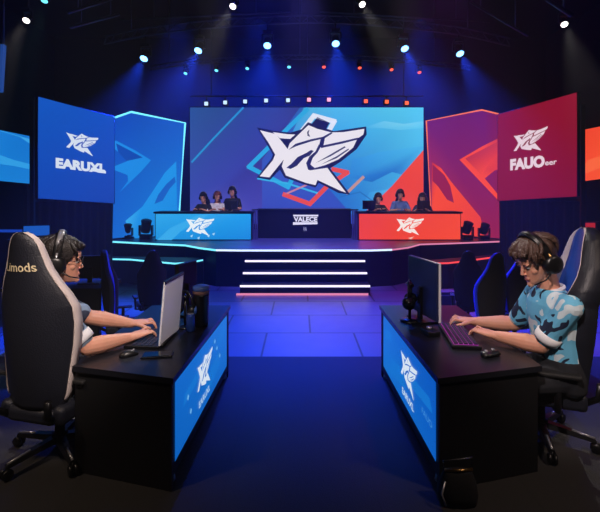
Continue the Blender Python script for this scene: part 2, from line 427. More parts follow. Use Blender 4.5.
# LED side wings on the stage --------------------------------------------------
def wing(name, label, A, B, outline, base, shapes, frame, lw, ml):
    t = thing(name, label, 'screen', ((A[0] + B[0]) / 2, (A[1] + B[1]) / 2, SZ))
    d = Disp(A, B)
    P = [d.at(*p) for p in outline]; nb = len(P)
    P = [(u, max(z, SZ + 0.0)) for u, z in P]
    mb = MB(); n = d.n
    fr = [d.w(p, 0) for p in P]; bk = [p - Vector((n.x, n.y, 0)) * 0.12 for p in fr]
    fr = [p - Vector((n.x, n.y, 0)) * 0.004 for p in fr]
    mb._add(fr + bk, [tuple(range(nb)), tuple(range(nb, 2 * nb))[::-1]] + [(i, (i + 1) % nb, nb + (i + 1) % nb, nb + i) for i in range(nb)])
    mb.build('cabinet', M['matte'], t, world=True)
    d.poly(P, base, 0)
    for k, (pts, cc) in enumerate(shapes): d.ppoly(pts, cc, 1 + k)
    # neon frame
    q = [d.w(d.at(*p), 8) for p in frame]
    d.build('picture', M['display'], t)
    MB().tube(q, lw, 6).build('neon_frame', ml, t, world=True)
    return t
cl = lambda x, y: (110 + x / 3.657, 105 + y / 3.657)
cr = lambda x, y: (420 + x / 3.3, 90 + y / 3.3)
LB, LM = rgb(26, 140, 226), rgb(30, 150, 232)
wing('led_wing', 'tall blue stage screen with pale arrow shapes and cyan neon rim', (-4.27, 9.75), (-2.92, 10.75),
     [(112.5, 238.5), (177.5, 232), (185, 123), (131, 112), (115, 117.5)],
     [rgb(20, 104, 206), rgb(24, 124, 220), rgb(20, 92, 196), rgb(12, 76, 180), rgb(10, 74, 180)],
     [([cl(*p) for p in [(22, 130), (90, 165), (150, 202), (112, 245), (34, 320), (66, 278), (64, 256), (16, 238), (16, 224), (62, 206), (28, 170), (16, 160), (16, 132)]], LB),
      ([cl(*p) for p in [(22, 140), (70, 165), (120, 192), (60, 205), (30, 172)]], rgb(10, 74, 172)),
      ([cl(*p) for p in [(242, 206), (200, 248), (160, 310), (118, 372), (56, 424), (90, 488), (245, 470), (245, 400)]], [LM] * 4 + [rgb(60, 176, 240)] + [LB] * 3),
      ([cl(*p) for p in [(236, 262), (205, 290), (176, 328), (162, 362), (192, 350), (218, 306), (240, 282)]], rgb(22, 96, 196))],
     [(115, 117.5), (131, 112), (185, 123), (178, 231)], 0.026, M['cyan'])
OB = rgb(250, 76, 42)
wing('led_wing', 'tall red and purple stage screen with orange shapes and orange rim', (3.33, 10.75), (4.62, 9.75),
     [(432, 232), (499.5, 238.5), (498.5, 114), (482, 110), (426.5, 121)],
     [rgb(200, 52, 60), rgb(150, 30, 70), rgb(128, 22, 66), rgb(110, 24, 100), rgb(112, 26, 110)],
     [([cr(*p) for p in [(258, 160), (205, 186), (130, 230), (258, 364), (258, 345), (214, 292), (246, 266), (258, 262)]], [rgb(214, 62, 60), OB, OB, OB, OB, OB, rgb(226, 60, 46), rgb(226, 60, 46)]),
      ([cr(*p) for p in [(254, 172), (150, 226), (205, 282), (232, 232), (258, 220)]], [rgb(200, 52, 56), rgb(190, 44, 60), OB, rgb(232, 64, 44), rgb(232, 64, 44)]),
      ([cr(*p) for p in [(40, 238), (70, 258), (105, 305), (200, 420), (215, 486), (40, 472), (40, 400)]], [rgb(196, 46, 60), OB, OB, rgb(236, 66, 50), rgb(236, 64, 54), OB, OB]),
      ([cr(*p) for p in [(42, 246), (80, 280), (100, 316), (112, 372), (90, 362), (60, 318), (42, 300)]], rgb(150, 28, 72))],
     [(432, 231), (426.5, 121), (482, 110), (498.5, 114)], 0.02, M['orangeled'])

# hanging side banners on stands with black drapes ------------------------------
def banner(A, B, ztop, zbot, base, txt, label, mirror, tsc):
    t = thing('banner_stand', label, 'banner', ((A[0] + B[0]) / 2, (A[1] + B[1]) / 2, 0))
    d = Disp(A, B); n = Vector((d.n.x, d.n.y, 0)); L = d.L
    mb = MB()
    q = [d.w((0, zbot[0]), 0), d.w((L, zbot[1]), 0), d.w((L, ztop[1]), 0), d.w((0, ztop[0]), 0)]
    q = [p - n * 0.003 for p in q]; b = [p - n * 0.1 for p in q]
    mb._add(q + b, [(0, 1, 2, 3), (7, 6, 5, 4), (0, 4, 5, 1), (1, 5, 6, 2), (2, 6, 7, 3), (3, 7, 4, 0)])
    mb.build('banner_case', M['black'], t, world=True)
    rim = MB(); rim.tube([p + n * 0.004 for p in q], 0.008, 6, closed=True)
    rim.build('rim', M['rimb'] if not mirror else M['rimr'], t, world=True)
    d.poly([(0, zbot[0]), (L, zbot[1]), (L, ztop[1]), (0, ztop[0])], base, 0)
    return t, d, L, n
M['rimb'] = mat('blue_rim', rgb(60, 110, 200), 0.4)
M['rimr'] = mat('red_rim', rgb(170, 50, 60), 0.4)
WH = rgb(226, 236, 250)
def legs_drape(t, A, B, n, ztop):
    for p in (A, B):
        q = Vector((p[0], p[1], 0)) - n * 0.16
        MB().box((q.x, q.y, ztop / 2), (0.07, 0.07, ztop)).build('stand_leg', M['black'], t, world=True)
    mb = MB(); r0 = []; r1 = []; N = 60
    for k in range(N + 1):
        f = k / N; o = -0.06 + 0.018 * math.sin(f * 60) 
        p = Vector((A[0] + (B[0] - A[0]) * f, A[1] + (B[1] - A[1]) * f, 0)) + n * o
        r0.append(p); r1.append(p + Vector((0, 0, 1.64)))
    bk = [p - n * 0.02 for p in r0][::-1]; bk1 = [p - n * 0.02 for p in r1][::-1]
    mb.loft([r0 + bk, r1 + bk1], smooth=False)
    mb.build('drape', M['drape'], t, world=True)
A, B = (-4.37, 7.0), (-3.62, 8.2)
dd = Disp(A, B); za, zbb = dd.at(41, 97)[1], dd.at(36.5, 198.5)[1]; zc, zd = dd.at(116, 117)[1], dd.at(111.5, 203.5)[1]
t, d, L, n = banner(A, B, (za, zc), (zbb, zd), [rgb(14, 74, 184), rgb(16, 70, 178), rgb(16, 84, 196), rgb(18, 92, 204)], 'x', 'upright blue banner with white winged emblem and lettering above a black drape', False, 1)
c0 = d.at(82.5, 144); emblem(d, c0, 0.64, WH, 2, sy=0.98, slope=-0.06, bg=rgb(15, 78, 188))
put_text(d, 'EARUXL', d.at(82, 166), 0.94, 0.18, WH, 3, -0.06, 0.06)
d.ppoly([(91, 167.5), (105, 170), (105, 173.5), (91, 171)], WH, 3)
d.build('banner_face', M['display_desk'], t); legs_drape(t, A, B, n, za - 0.05)  # banner face is made to glow by itself
A, B = (3.86, 8.2), (4.62, 7.0)
dd = Disp(A, B); za, zbb = dd.at(498, 114.5)[1], dd.at(502, 201)[1]; zc, zd = dd.at(567.5, 94)[1], dd.at(574, 196.5)[1]
t, d, L, n = banner(A, B, (za, zc), (zbb, zd), [rgb(140, 16, 40), rgb(134, 14, 40), rgb(150, 18, 46), rgb(146, 18, 42)], 'x', 'upright crimson banner with white winged emblem and lettering above a black drape', True, 1)
PW = rgb(246, 222, 228)
c0 = d.at(530, 141); emblem(d, c0, 0.66, PW, 2, sy=1.05, slope=0.14, bg=rgb(140, 17, 42))
put_text(d, 'FAUO', d.at(527, 163), 0.64, 0.22, PW, 3, 0.05, 0.06)
put_text(d, 'eer', d.at(551, 163), 0.2, 0.07, PW, 3, 0.05, 0.02)
d.build('banner_face', M['display_desk'], t); legs_drape(t, A, B, n, za - 0.05)  # crimson face also carries its own glow

# far side screens ---------------------------------------------------------------
def side_screen(A, B, pts, cols, extra, label):
    t = thing('side_screen', label, 'screen', ((A[0] + B[0]) / 2, (A[1] + B[1]) / 2, 0))
    d = Disp(A, B); P = [d.at(*p) for p in pts]; n = Vector((d.n.x, d.n.y, 0))
    q = [d.w(p, 0) - n * 0.003 for p in P]; b = [p - n * 0.1 for p in q]
    mb = MB(); mb._add(q + b, [(0, 1, 2, 3), (7, 6, 5, 4), (0, 4, 5, 1), (1, 5, 6, 2), (2, 6, 7, 3), (3, 7, 4, 0)])
    mb.build('cabinet', M['matte'], t, world=True)
    d.poly(P, cols, 0)
    for k, (e, cc) in enumerate(extra): d.ppoly(e, cc, 1 + k)
    d.build('picture', M['display'], t)
    for f in (0.15, 0.85):
        p = Vector((A[0] + (B[0] - A[0]) * f, A[1] + (B[1] - A[1]) * f, 0)) - n * 0.06
        z = P[0][1] + 0.05
        MB().box((p.x, p.y, z / 2), (0.08, 0.08, z)).build('support_leg', M['black'], t, world=True)
side_screen((-6.9, 8.3), (-5.55, 8.9), [(-20, 179), (33.5, 184), (34, 137), (-20, 126)], [rgb(24, 130, 216), rgb(26, 128, 214), rgb(20, 116, 208), rgb(24, 130, 220)],
            [([(0, 155), (14, 160), (30, 164), (33, 170), (14, 166), (0, 164)], rgb(50, 160, 232)), ([(0, 131), (20, 137), (33, 146), (33, 140), (16, 135), (0, 130.5)], rgb(60, 166, 236))],
            'wide light blue side screen at far left beyond the blue banner')
side_screen((5.75, 8.9), (7.1, 8.3), [(573.5, 182.5), (622, 176), (622, 122), (573, 132)], [rgb(250, 78, 44), rgb(252, 90, 50), rgb(250, 82, 52), rgb(240, 66, 44)],
            [([(574, 178), (600, 168), (600, 156), (588, 160)], rgb(255, 104, 62))],
            'wide orange side screen at far right beyond the crimson banner')

# booths ---------------------------------------------------------------------------
def booth(x0, x1, y, zt, base, label, emb, depth=0.55):
    t = thing('stage_booth', label, 'desk', ((x0 + x1) / 2, y, SZ))
    MB().box(((x0 + x1) / 2, y + depth / 2, zt - 0.02), (x1 - x0 + 0.06, depth + 0.04, 0.04)).build('booth_top', M['black'], t, world=True)
    MB().box(((x0 + x1) / 2, y + 0.03, (zt + SZ) / 2 - 0.02), (x1 - x0, 0.06, zt - SZ - 0.04)).build('front_panel', M['black'], t, world=True)
    for x in (x0 + 0.02, x1 - 0.02):
        MB().box((x, y + depth / 2 + 0.03, (zt + SZ) / 2 - 0.02), (0.04, depth - 0.06, zt - SZ - 0.04)).build('side_panel', M['black'], t, world=True)
    d = Disp((x0, y - 0.002), (x1, y - 0.002)); W = x1 - x0
    if base:
        d.poly([(0.015, SZ + 0.02), (W - 0.015, SZ + 0.02), (W - 0.015, zt - 0.05), (0.015, zt - 0.05)], base, 0)
    return t, d, W
YB = 9.55; BT = 1.37
t, d, W = booth((155 - CX) * YB / F, (251.5 - CX) * YB / F, YB, BT, [rgb(30, 150, 226), rgb(24, 136, 222), rgb(34, 160, 236), rgb(48, 170, 236)], 'stage booth with glowing blue front and white emblem, left of the steps', None)
d.ppoly([(157, 240), (170, 228), (196, 216), (210, 214), (180, 232), (172, 240)], rgb(58, 174, 238), 1)
emblem(d, d.at(200, 226.5), 0.68, rgb(236, 246, 252), 2, sy=1.0, bg=rgb(34, 150, 228))
for px, py in ((190, 236), (197, 238), (207, 236), (212, 234)): d.ppoly([(px, py), (px + 3, py - 1.5), (px + 2, py + 1.5)], rgb(170, 220, 248), 3)
d.build('led_front', M['display'], t)
t, d, W = booth((358.5 - CX) * YB / F, (461 - CX) * YB / F, YB, BT, [rgb(240, 66, 40), rgb(250, 76, 40), rgb(246, 74, 44), rgb(236, 66, 46)], 'stage booth with glowing orange red front and white emblem, right of the steps', None)
emblem(d, d.at(410, 226), 0.66, rgb(252, 236, 228), 2, sy=1.0, bg=rgb(246, 76, 44))
d.ppoly([(408, 238), (414, 236.5), (411, 239.5)], rgb(250, 190, 170), 3)
d.build('led_front', M['display'], t)
YM = 10.0
t, d, W = booth((258 - CX) * YM / F, (351 - CX) * YM / F, YM, CH - 14 * YM / F, None, 'wide black lectern desk with small white lettered sign in the stage middle', None, 0.5)
wz = rgb(232, 228, 250)
d.ppoly([(293, 214.8), (318.5, 214.8), (318, 216.4), (293.5, 216.4)], wz, 1)
d.ppoly([(293, 222.2), (317.5, 222.2), (317.5, 224.2), (293, 224.8)], wz, 1)
put_text(d, 'VALECE', d.at(305.5, 219.3), 0.56, 0.12, wz, 2, 0.0, 0.04)
put_text(d, 'VA', d.at(305, 229), 0.09, 0.1, rgb(150, 150, 190), 2)
d.build('sign', M['display'], t)
for sx, lab in ((255.3, 'slim grey upright pillar between the blue booth and the black desk'), (354.8, 'slim grey upright pillar between the black desk and the orange booth')):
    x = (sx - CX) * 9.75 / F
    pt = thing('booth_pillar', lab, 'pillar', (x, 9.75, SZ))
    for k in (-1, 0, 1):
        MB().box((x + k * 0.045, 9.75, (SZ + 1.4) / 2), (0.022, 0.1, 1.4 - SZ)).build('fin', M['fin'] if 'fin' in M else M.setdefault('fin', mat('grey_fin', rgb(110, 108, 140), 0.4)), pt, world=True)
    MB().box((x, 9.77, 1.41), (0.16, 0.14, 0.02)).build('cap', M['black'], pt, world=True)

# moving lights -----------------------------------------------------------------
def moving_head(name, label, loc, aim, ml, hang=True, s=1.0, group=None, cat='stage light', drop=0.0):
    """loc = clamp (hanging) or foot (standing); aim = unit vector of the beam"""
    t = thing(name, label, cat, loc, 0, group)
    g = -1 if hang else 1
    if drop > 0: MB().tube([(0, 0, -0.01), (0, 0, drop)], 0.018, 8).build('drop_rod', M['plastic'], t)
    MB().box((0, 0, g * 0.04 * s), (0.2 * s, 0.18 * s, 0.08 * s), bev=0.01 * s).build('base', M['plastic'], t)
    y = MB()
    for k in (-1, 1): y.box((k * 0.12 * s, 0, g * 0.17 * s), (0.03 * s, 0.08 * s, 0.2 * s), bev=0.006 * s)
    y.box((0, 0, g * 0.085 * s), (0.26 * s, 0.1 * s, 0.02 * s)); y.build('yoke', M['plastic'], t)
    c = Vector((0, 0, g * 0.24 * s)); a = Vector(aim).normalized()
    h = MB().lathe([(0.03 * s, -0.12 * s), (0.08 * s, -0.11 * s), (0.095 * s, -0.04 * s), (0.09 * s, 0.05 * s), (0.1 * s, 0.11 * s), (0.1 * s, 0.13 * s), (0.085 * s, 0.132 * s)], c, a).build('head', M['plastic'], t)
    MB().lathe([(0.005, 0.128 * s), (0.083 * s, 0.133 * s), (0.07 * s, 0.145 * s), (0.03 * s, 0.153 * s)], c, a).build('lens', ml, h)
    return t, Vector(loc) + c + a * 0.17 * s
def spot(loc, target, col, power, angle, blend=0.4, size=0.05):
    l = bpy.data.lights.new('spot_lamp', 'SPOT'); l.energy = power; l.color = col; l.spot_size = math.radians(angle); l.spot_blend = blend; l.shadow_soft_size = size
    o = bpy.data.objects.new('spot_lamp', l); COL.objects.link(o); o.location = loc
    o.rotation_euler = (Vector(target) - Vector(loc)).to_track_quat('-Z', 'Y').to_euler(); return o
ORD = ['first', 'second', 'third', 'fourth', 'fifth', 'sixth', 'seventh', 'eighth', 'ninth', 'tenth']

def arch_truss(name, label, pix, Y, depth=0.0, gap=0.16, r=0.022, hangers=(0, -1), lab2=None):
    """curved lighting truss: two chords with lacing, hung from the ceiling by rods"""
    pts = [U(px, py, Y + (0 if not depth else depth * ((px - 305) / 160.0) ** 2)) for px, py in pix]
    mid = pts[len(pts) // 2]
    t = thing(name, label, 'truss', (mid.x, mid.y, mid.z))
    def crm(P, n=8):
        out = []
        for i in range(len(P) - 1):
            p0, p1, p2, p3 = P[max(i - 1, 0)], P[i], P[i + 1], P[min(i + 2, len(P) - 1)]
            for k in range(n):
                u = k / n
                out.append(0.5 * ((2 * p1) + (p2 - p0) * u + (2 * p0 - 5 * p1 + 4 * p2 - p3) * u * u + (3 * p1 - p0 - 3 * p2 + p3) * u ** 3))
        return out + [P[-1]]
    C = crm(pts); up = Vector((0, 0, gap))
    MB().tube(C, r, 8).build('lower_chord', M['truss'], t, world=True)
    MB().tube([p + up for p in C], r, 8).build('upper_chord', M['truss'], t, world=True)
    lc = MB()
    for i in range(len(C) - 1):
        a, b = (C[i], C[i + 1] + up) if i % 2 == 0 else (C[i] + up, C[i + 1])
        lc.tube([a, b], r * 0.5, 6)
    lc.build('lacing', M['truss'], t, world=True)
    for f in (0.12, 0.5, 0.88):
        p = C[int(f * (len(C) - 1))]
        MB().tube([p + up, Vector((p.x, p.y, ZC))], 0.012, 6).build('hanger_rod', M['truss'], t, world=True)
    return C
def chord_z(C, x):
    for a, b in zip(C, C[1:]):
        if a.x <= x <= b.x:
            f = (x - a.x) / max(b.x - a.x, 1e-6); return a.lerp(b, f)
    return C[0] if x < C[0].x else C[-1]

YT = 9.0
C1 = arch_truss('arched_truss', 'arched lighting truss over the stage carrying the six blue lights', [(104, 44), (143, 36), (198, 29), (267, 24), (336, 23), (405, 28), (461, 35), (510, 46)], YT)
YR = 10.4
C2 = arch_truss('arched_truss', 'second arched truss further back with teal and red lamps, above the video wall', [(150, 70), (186, 65), (247, 60.5), (300, 59), (360, 60), (420, 64), (470, 70)], YR, gap=0.1, r=0.018)
blue = (0.01, 0.06, 1.0)
heads = [(143, 58, (-3.9, 5.6, 0)), (198, 50, (-3.0, 5.4, 0)), (267, 45, (-0.6, 5.2, 0)), (336, 43, (0.8, 5.2, 0)), (405, 48, (3.0, 5.4, 0)), (461, 53, (4.0, 5.6, 0))]
sides = ['leftmost of the six', 'second from left of the six', 'third from left of the six', 'third from right of the six', 'second from right of the six', 'rightmost of the six']
for (px, py, tg), sd in zip(heads, sides):
    lp = U(px, py, YT - 0.15); top = chord_z(C1, lp.x)
    s = 0.95; loc = Vector((lp.x, YT, lp.z + 0.36 * s)); aim = (Vector(tg) - loc).normalized()
    t, em = moving_head('moving_head_light', 'blazing blue light under the arched truss, %s' % sd, loc, aim, M['lens_b'], True, s, 'blue moving lights on the arched truss', drop=top.z - loc.z)
    spot(em, tg, blue, 3400, 38, 1.0)
small = [(185, 73, 't'), (216, 70, 't'), (247, 68, 't'), (289, 66, 't'), (324, 65, 'r'), (360, 67, 'r'), (392, 69, 'r'), (420, 72, 'r')]
nm = {'t': ('teal', M['lens_t'], (0.1, 0.6, 1.0)), 'r': ('red', M['lens_r'], (1.0, 0.08, 0.05))}
cnt = {'t': 0, 'r': 0}
for px, py, k in small:
    lp = U(px, py, YR - 0.1); top = chord_z(C2, lp.x)
    n_, ml, cc = nm[k]; cnt[k] += 1
    loc = Vector((lp.x, YR, min(top.z - 0.015, lp.z + 0.2)))
    tg = Vector((lp.x * 1.15, 7.4, 0.0)); aim = (tg - loc).normalized()
    t, em = moving_head('stage_lamp', 'small %s stage lamp on the second arched truss, %s of its four from the left' % (n_, ORD[cnt[k] - 1]), loc, aim, ml, True, 0.55, 'small %s lamps on the second truss' % n_, drop=top.z - loc.z)
    spot(em, tg, cc, 45, 40, 0.6)
# row of square lamps on a bar over the video wall
yb = 11.35
bar = thing('lamp_bar', 'straight black bar carrying the row of little square lamps above the video wall', 'bar', (0, yb, 4.25))
zb_ = CH + (HY - 99.5) * yb / F
MB().tube([(xa, yb, zb_ + .09), (xb, yb, zb_ + .09)], 0.02, 8).build('pipe', M['truss'], bar, world=True)
for x in (-2.4, 0.2, 2.8): MB().tube([(x, yb, zb_ + .09), (x, yb, ZC)], 0.012, 6).build('hanger_rod', M['truss'], bar, world=True)
row = [(206, 103.5, 'c'), (225, 102.3, 'c'), (245, 101.3, 'c'), (266, 100.3, 'c'), (288, 100, 'c'), (309, 99.5, 'p'), (329, 99.5, 'p'), (366, 101, 'o'), (387, 101.5, 'o'), (407, 102.8, 'o')]
nn = {'c': ('pale blue', M['lens_c'], 5), 'p': ('pink', M['lens_p'], 2), 'o': ('orange', M['lens_o'], 3)}
cnt = {'c': 0, 'p': 0, 'o': 0}
for px, py, k in row:
    cnt[k] += 1; n_, ml, tot = nn[k]
    p = U(px, py, yb - 0.09)
    t = thing('square_lamp', 'little square %s lamp above the video wall, %s from left of that colour' % (n_, ORD[cnt[k] - 1]), 'stage light', (p.x, yb, zb_ + 0.07), 0, 'square lamps above the video wall')
    b = MB().box((0, 0, p.z - zb_ - 0.07), (0.15, 0.13, 0.15), bev=0.01).build('housing', M['plastic'], t)
    MB().box((0, -0.07, p.z - zb_ - 0.07), (0.1, 0.02, 0.1), bev=0.008).build('lens', ml, b)
    MB().box((0, 0, (p.z - zb_ - 0.07) / 2 + 0.01), (0.03, 0.03, abs(p.z - zb_ - 0.07) + 0.04)).build('bracket', M['plastic'], t)

# front pipes with white spots -----------------------------------------------------
YF = 6.0; ZF = 4.78
pf = thing('lighting_pipe', 'straight overhead lighting pipe nearest the viewer carrying the white spotlights', 'pipe', (0, YF, ZF))
MB().tube([(-6.2, YF, ZF), (6.2, YF, ZF)], 0.03, 10).build('pipe', M['truss'], pf, world=True)
for x in (-5.5, -2, 2, 5.5): MB().tube([(x, YF, ZF), (x, YF, ZC)], 0.012, 6).build('hanger_rod', M['truss'], pf, world=True)
wl = [(23, 22, (-3.2, 2.6, 0), 'far left'), (41, 1, (-3.4, 4.0, 0), 'top left corner'), (233, 8, (-1.7, 3.0, 1.0), 'left of centre'), (362, 6, (1.7, 3.0, 1.0), 'right of centre'), (568, 26, (2.6, 2.6, 0), 'far right')]
for k, (px, py, tg, sd) in enumerate(wl):
    lp = U(px, py, YF - 0.1); loc = Vector((lp.x, YF, lp.z + 0.23)); 
    s = 0.54; aim = (Vector(tg) - loc).normalized()
    ml = M['lens_w'] if k != 1 else M['lens_t']
    t, em = moving_head('spotlight', ('white' if k != 1 else 'pale teal') + ' spotlight on the nearest overhead pipe, ' + sd, loc, aim, ml, True, s, 'spotlights on the nearest pipe', drop=max(0.01, ZF - loc.z))
    spot(em, tg, (1, 0.93, 0.85) if k != 1 else (0.3, 0.9, 1), [260, 90, 320, 320, 260][k], 20, 0.4)
# other pipes near the roof
def pipe(label, a, b, r, m=None):
    a, b = Vector(a), Vector(b)
    t = thing('ceiling_pipe', label, 'pipe', (a + b) / 2)
    MB().tube([a, b], r, 8).build('pipe', m or M['truss'], t, world=True)
    for f in (0.2, 0.8):
        p = a.lerp(b, f)
        MB().tube([p, (p.x, p.y, ZC)], 0.01, 6).build('hanger_rod', m or M['truss'], t, world=True)
pipe('slanting roof pipe at upper left, the lower of two', U(70, 27.5, 6.4), U(119, 14.5, 7.6), 0.025)
pipe('slanting roof pipe at upper left, the upper of two', U(68, 13, 6.2), U(112, -1, 7.2), 0.022)
pipe('slanting roof pipe at upper right lit orange', U(536, -8, 6.4), U(572, 16, 5.6), 0.03)
pipe('short roof pipe over the far right of the hall', U(470, 2, 8.0), U(528, 36, 7.2), 0.02)
pipe('thin horizontal roof pipe above the arched truss, left side', U(120, 20, 9.6), U(290, 12, 9.6), 0.02)
pipe('thin horizontal roof pipe above the arched truss, right side', U(320, 12, 9.6), U(490, 22, 9.6), 0.02)
t = thing('hanging_light_bar', 'narrow upright blue light bar at the far left edge', 'light bar', U(3, 45, 6.0))
p0, p1 = U(3.4, 45, 6.0), U(0.5, 92, 6.0)
MB().box((p0 + p1) / 2, (0.045, 0.06, (p0 - p1).length), rot=Euler((0, math.atan2(p0.x - p1.x, p0.z - p1.z), 0))).build('bar_body', mat('dim_blue_led', rgb(10, 20, 50), 0.4, emit=rgb(30, 80, 170), strength=0.6), t, world=True)
MB().tube([p0, (p0.x, p0.y, ZC)], 0.012, 6).build('hanger_rod', M['truss'], t, world=True)

# dark moving heads standing on stage
for px, py, lab, s in ((127.5, 238.5, 'dark idle light standing on the stage floor by the blue wing', 0.95), (146, 239, 'dark idle light standing on the stage floor against the blue booth', 1.2),
                       (467, 239.5, 'dark idle light standing on the stage floor against the orange booth', 1.1), (484, 239.5, 'dark idle light standing on the stage floor by the red wing', 1.0)):
    p = fl(px, py, SZ)
    moving_head('stage_floor_light', lab, (p[0], p[1], SZ), (0.2, -0.3, 1), M['plastic'], False, s, 'idle lights on the stage floor')

# ------------------------------------------------------------------ player desks
DH = 0.68
def desk(name, label, xf, xb_, y0, y1, side):
    """xf = lit front face, xb_ = player's edge; side = +1 if the front faces +X"""
    xn, xf = xf                                            # front face at the near and the far end
    cx = (xf + xb_) / 2
    t = thing(name, label, 'desk', (cx, (y0 + y1) / 2, CT))
    sk = 0.18                                              # the near end is cut at a slant
    e = side * 0.015
    MB().prism([(xn + e, y0 - 0.02), (xf + e, y1 + 0.015), (xb_ - e, y1 + 0.015), (xb_ - e, y0 + sk - 0.02)], DH - 0.035, DH).build('desktop', M['desk'], t, world=True)
    MB().prism([(xn, y0), (xn, y0 + 0.04), (xb_, y0 + sk + 0.04), (xb_, y0 + sk)], CT, DH - 0.035).build('end_panel', M['deskb'], t, world=True)
    MB().box((cx, y1 - 0.02, (DH - 0.035 + CT) / 2), (abs(xf - xb_), 0.04, DH - 0.035 - CT)).build('end_panel', M['deskb'], t, world=True)
    MB().prism([(xn - side * .002, y0 + .045), (xf - side * .002, y1 - .045), (xf - side * .055, y1 - .045), (xn - side * .055, y0 + .045)], 0.07, DH - .035).build('front_frame', M['black'], t, world=True)
    for x, y in ((xn, y0 + 0.1), (xf, y1 - 0.06)):
        MB().lathe([(0.02, 0), (0.024, 0.008), (0.02, 0.02), (0.012, 0.07)], (x - side * 0.028, y, CT)).build('foot', M['silver'], t, world=True)
    return t
LX = (-0.755, -0.69)
t = desk('player_desk', 'black player desk on the left, lit blue front facing the aisle', LX, -1.42, 2.47, 4.06, 1)
# the plane runs from far to near so that the picture faces the aisle
d = Disp((LX[0] + 0.005, 2.52), (LX[1] + 0.004, 3.93)); zb, zt = 0.15, 0.625; W = d.L
BB = [rgb(12, 100, 196), rgb(20, 110, 206), rgb(24, 120, 214), rgb(16, 108, 206)]
d.poly([(0.0, zb), (W, zb), (W, zt), (0.0, zt)], BB, 0)
for (a, b_, w, h) in ((.9, .3, .5, .1), (.35, .45, .4, .05), (1.2, .5, .25, .06)):
    d.poly([(a - w / 2, b_ - h), (a + w / 2, b_ - h * .2), (a + w * .4, b_ + h), (a - w * .4, b_ + h * .4)], rgb(22, 120, 212), 1)
emblem(d, (0.66, 0.42), 0.44, rgb(225, 238, 250), 2, sy=0.95, bg=rgb(18, 110, 204))
put_text(d, 'EARUXL', (0.64, 0.24), 0.3, 0.05, rgb(180, 215, 245), 3, 0, 0.03)
for a, b_ in ((1.02, .46), (1.12, .36), (.95, .54), (.3, .3), (.24, .42)): d.poly([(a - .02, b_), (a, b_ + .022), (a + .02, b_), (a, b_ - .022)], rgb(120, 190, 240), 3)
d.build('led_front', M['display_desk'], t)
RX = (0.82, 0.785)
t = desk('player_desk', 'black player desk on the right, lit blue front facing the aisle', RX, 1.50, 2.47, 4.06, -1)
d = Disp((RX[1] - 0.004, 3.93), (RX[0] - 0.005, 2.52))
d.poly([(0.0, zb), (W, zb), (W, zt), (0.0, zt)], [rgb(24, 120, 214), rgb(12, 98, 200), rgb(10, 92, 196), rgb(20, 112, 208)], 0)
for (a, b_, w, h) in ((.5, .3, .5, .1), (1.1, .42, .5, .06), (.2, .5, .25, .06)):
    d.poly([(a - w / 2, b_ - h), (a + w / 2, b_ - h * .2), (a + w * .4, b_ + h), (a - w * .4, b_ + h * .4)], rgb(22, 120, 212), 1)
emblem(d, (0.84, 0.43), 0.44, rgb(225, 238, 250), 2, sy=0.95, bg=rgb(16, 106, 202))
put_text(d, 'EARUXL', (0.82, 0.24), 0.3, 0.05, rgb(210, 230, 248), 3, 0, 0.03)
put_text(d, 'FAUO', (1.25, 0.33), 0.2, 0.04, rgb(70, 150, 225), 2, 0, 0.0)
d.build('led_front', M['display_desk'], t)

# ------------------------------------------------------------------ gaming chairs
ROWS = [(0.00, .20, .03, .05), (0.10, .235, .05, .06), (0.25, .255, .075, .07), (0.40, .275, .10, .075), (0.54, .285, .11, .075), (0.64, .278, .105, .07), (0.72, .245, .085, .065),
        (0.80, .20, .06, .06), (0.88, .158, .045, .055), (0.96, .128, .038, .05), (1.03, .106, .03, .045), (1.07, .082, .02, .038), (1.095, .052, .01, .03), (1.108, .02, .004, .02)]
TILT = math.tan(math.radians(5))
def back_rows(fine=4):
    out = []
    for i in range(len(ROWS) - 1):
        for k in range(fine):
            f = k / fine; out.append(tuple(ROWS[i][j] * (1 - f) + ROWS[i + 1][j] * f for j in range(4)))
    return out + [ROWS[-1]]
def back_pt(row, s, front, off=0.0, xo=0.0):
    h, w, wi, th = row[:4]; bf = row[4] if len(row) > 4 else 1.0     # bf: how far the shell follows the side wings
    x = wi * (1.0 if front else bf) * abs(s) ** 2.5 + (0.03 + off if front else -th * (1 - (0.62 if bf > 0.5 else 0.35) * s * s) - off)
    if front and abs(s) > 0.8: x -= (abs(s) - 0.8) * 0.06
    return Vector((x - h * TILT + xo, s * (w + off), h))
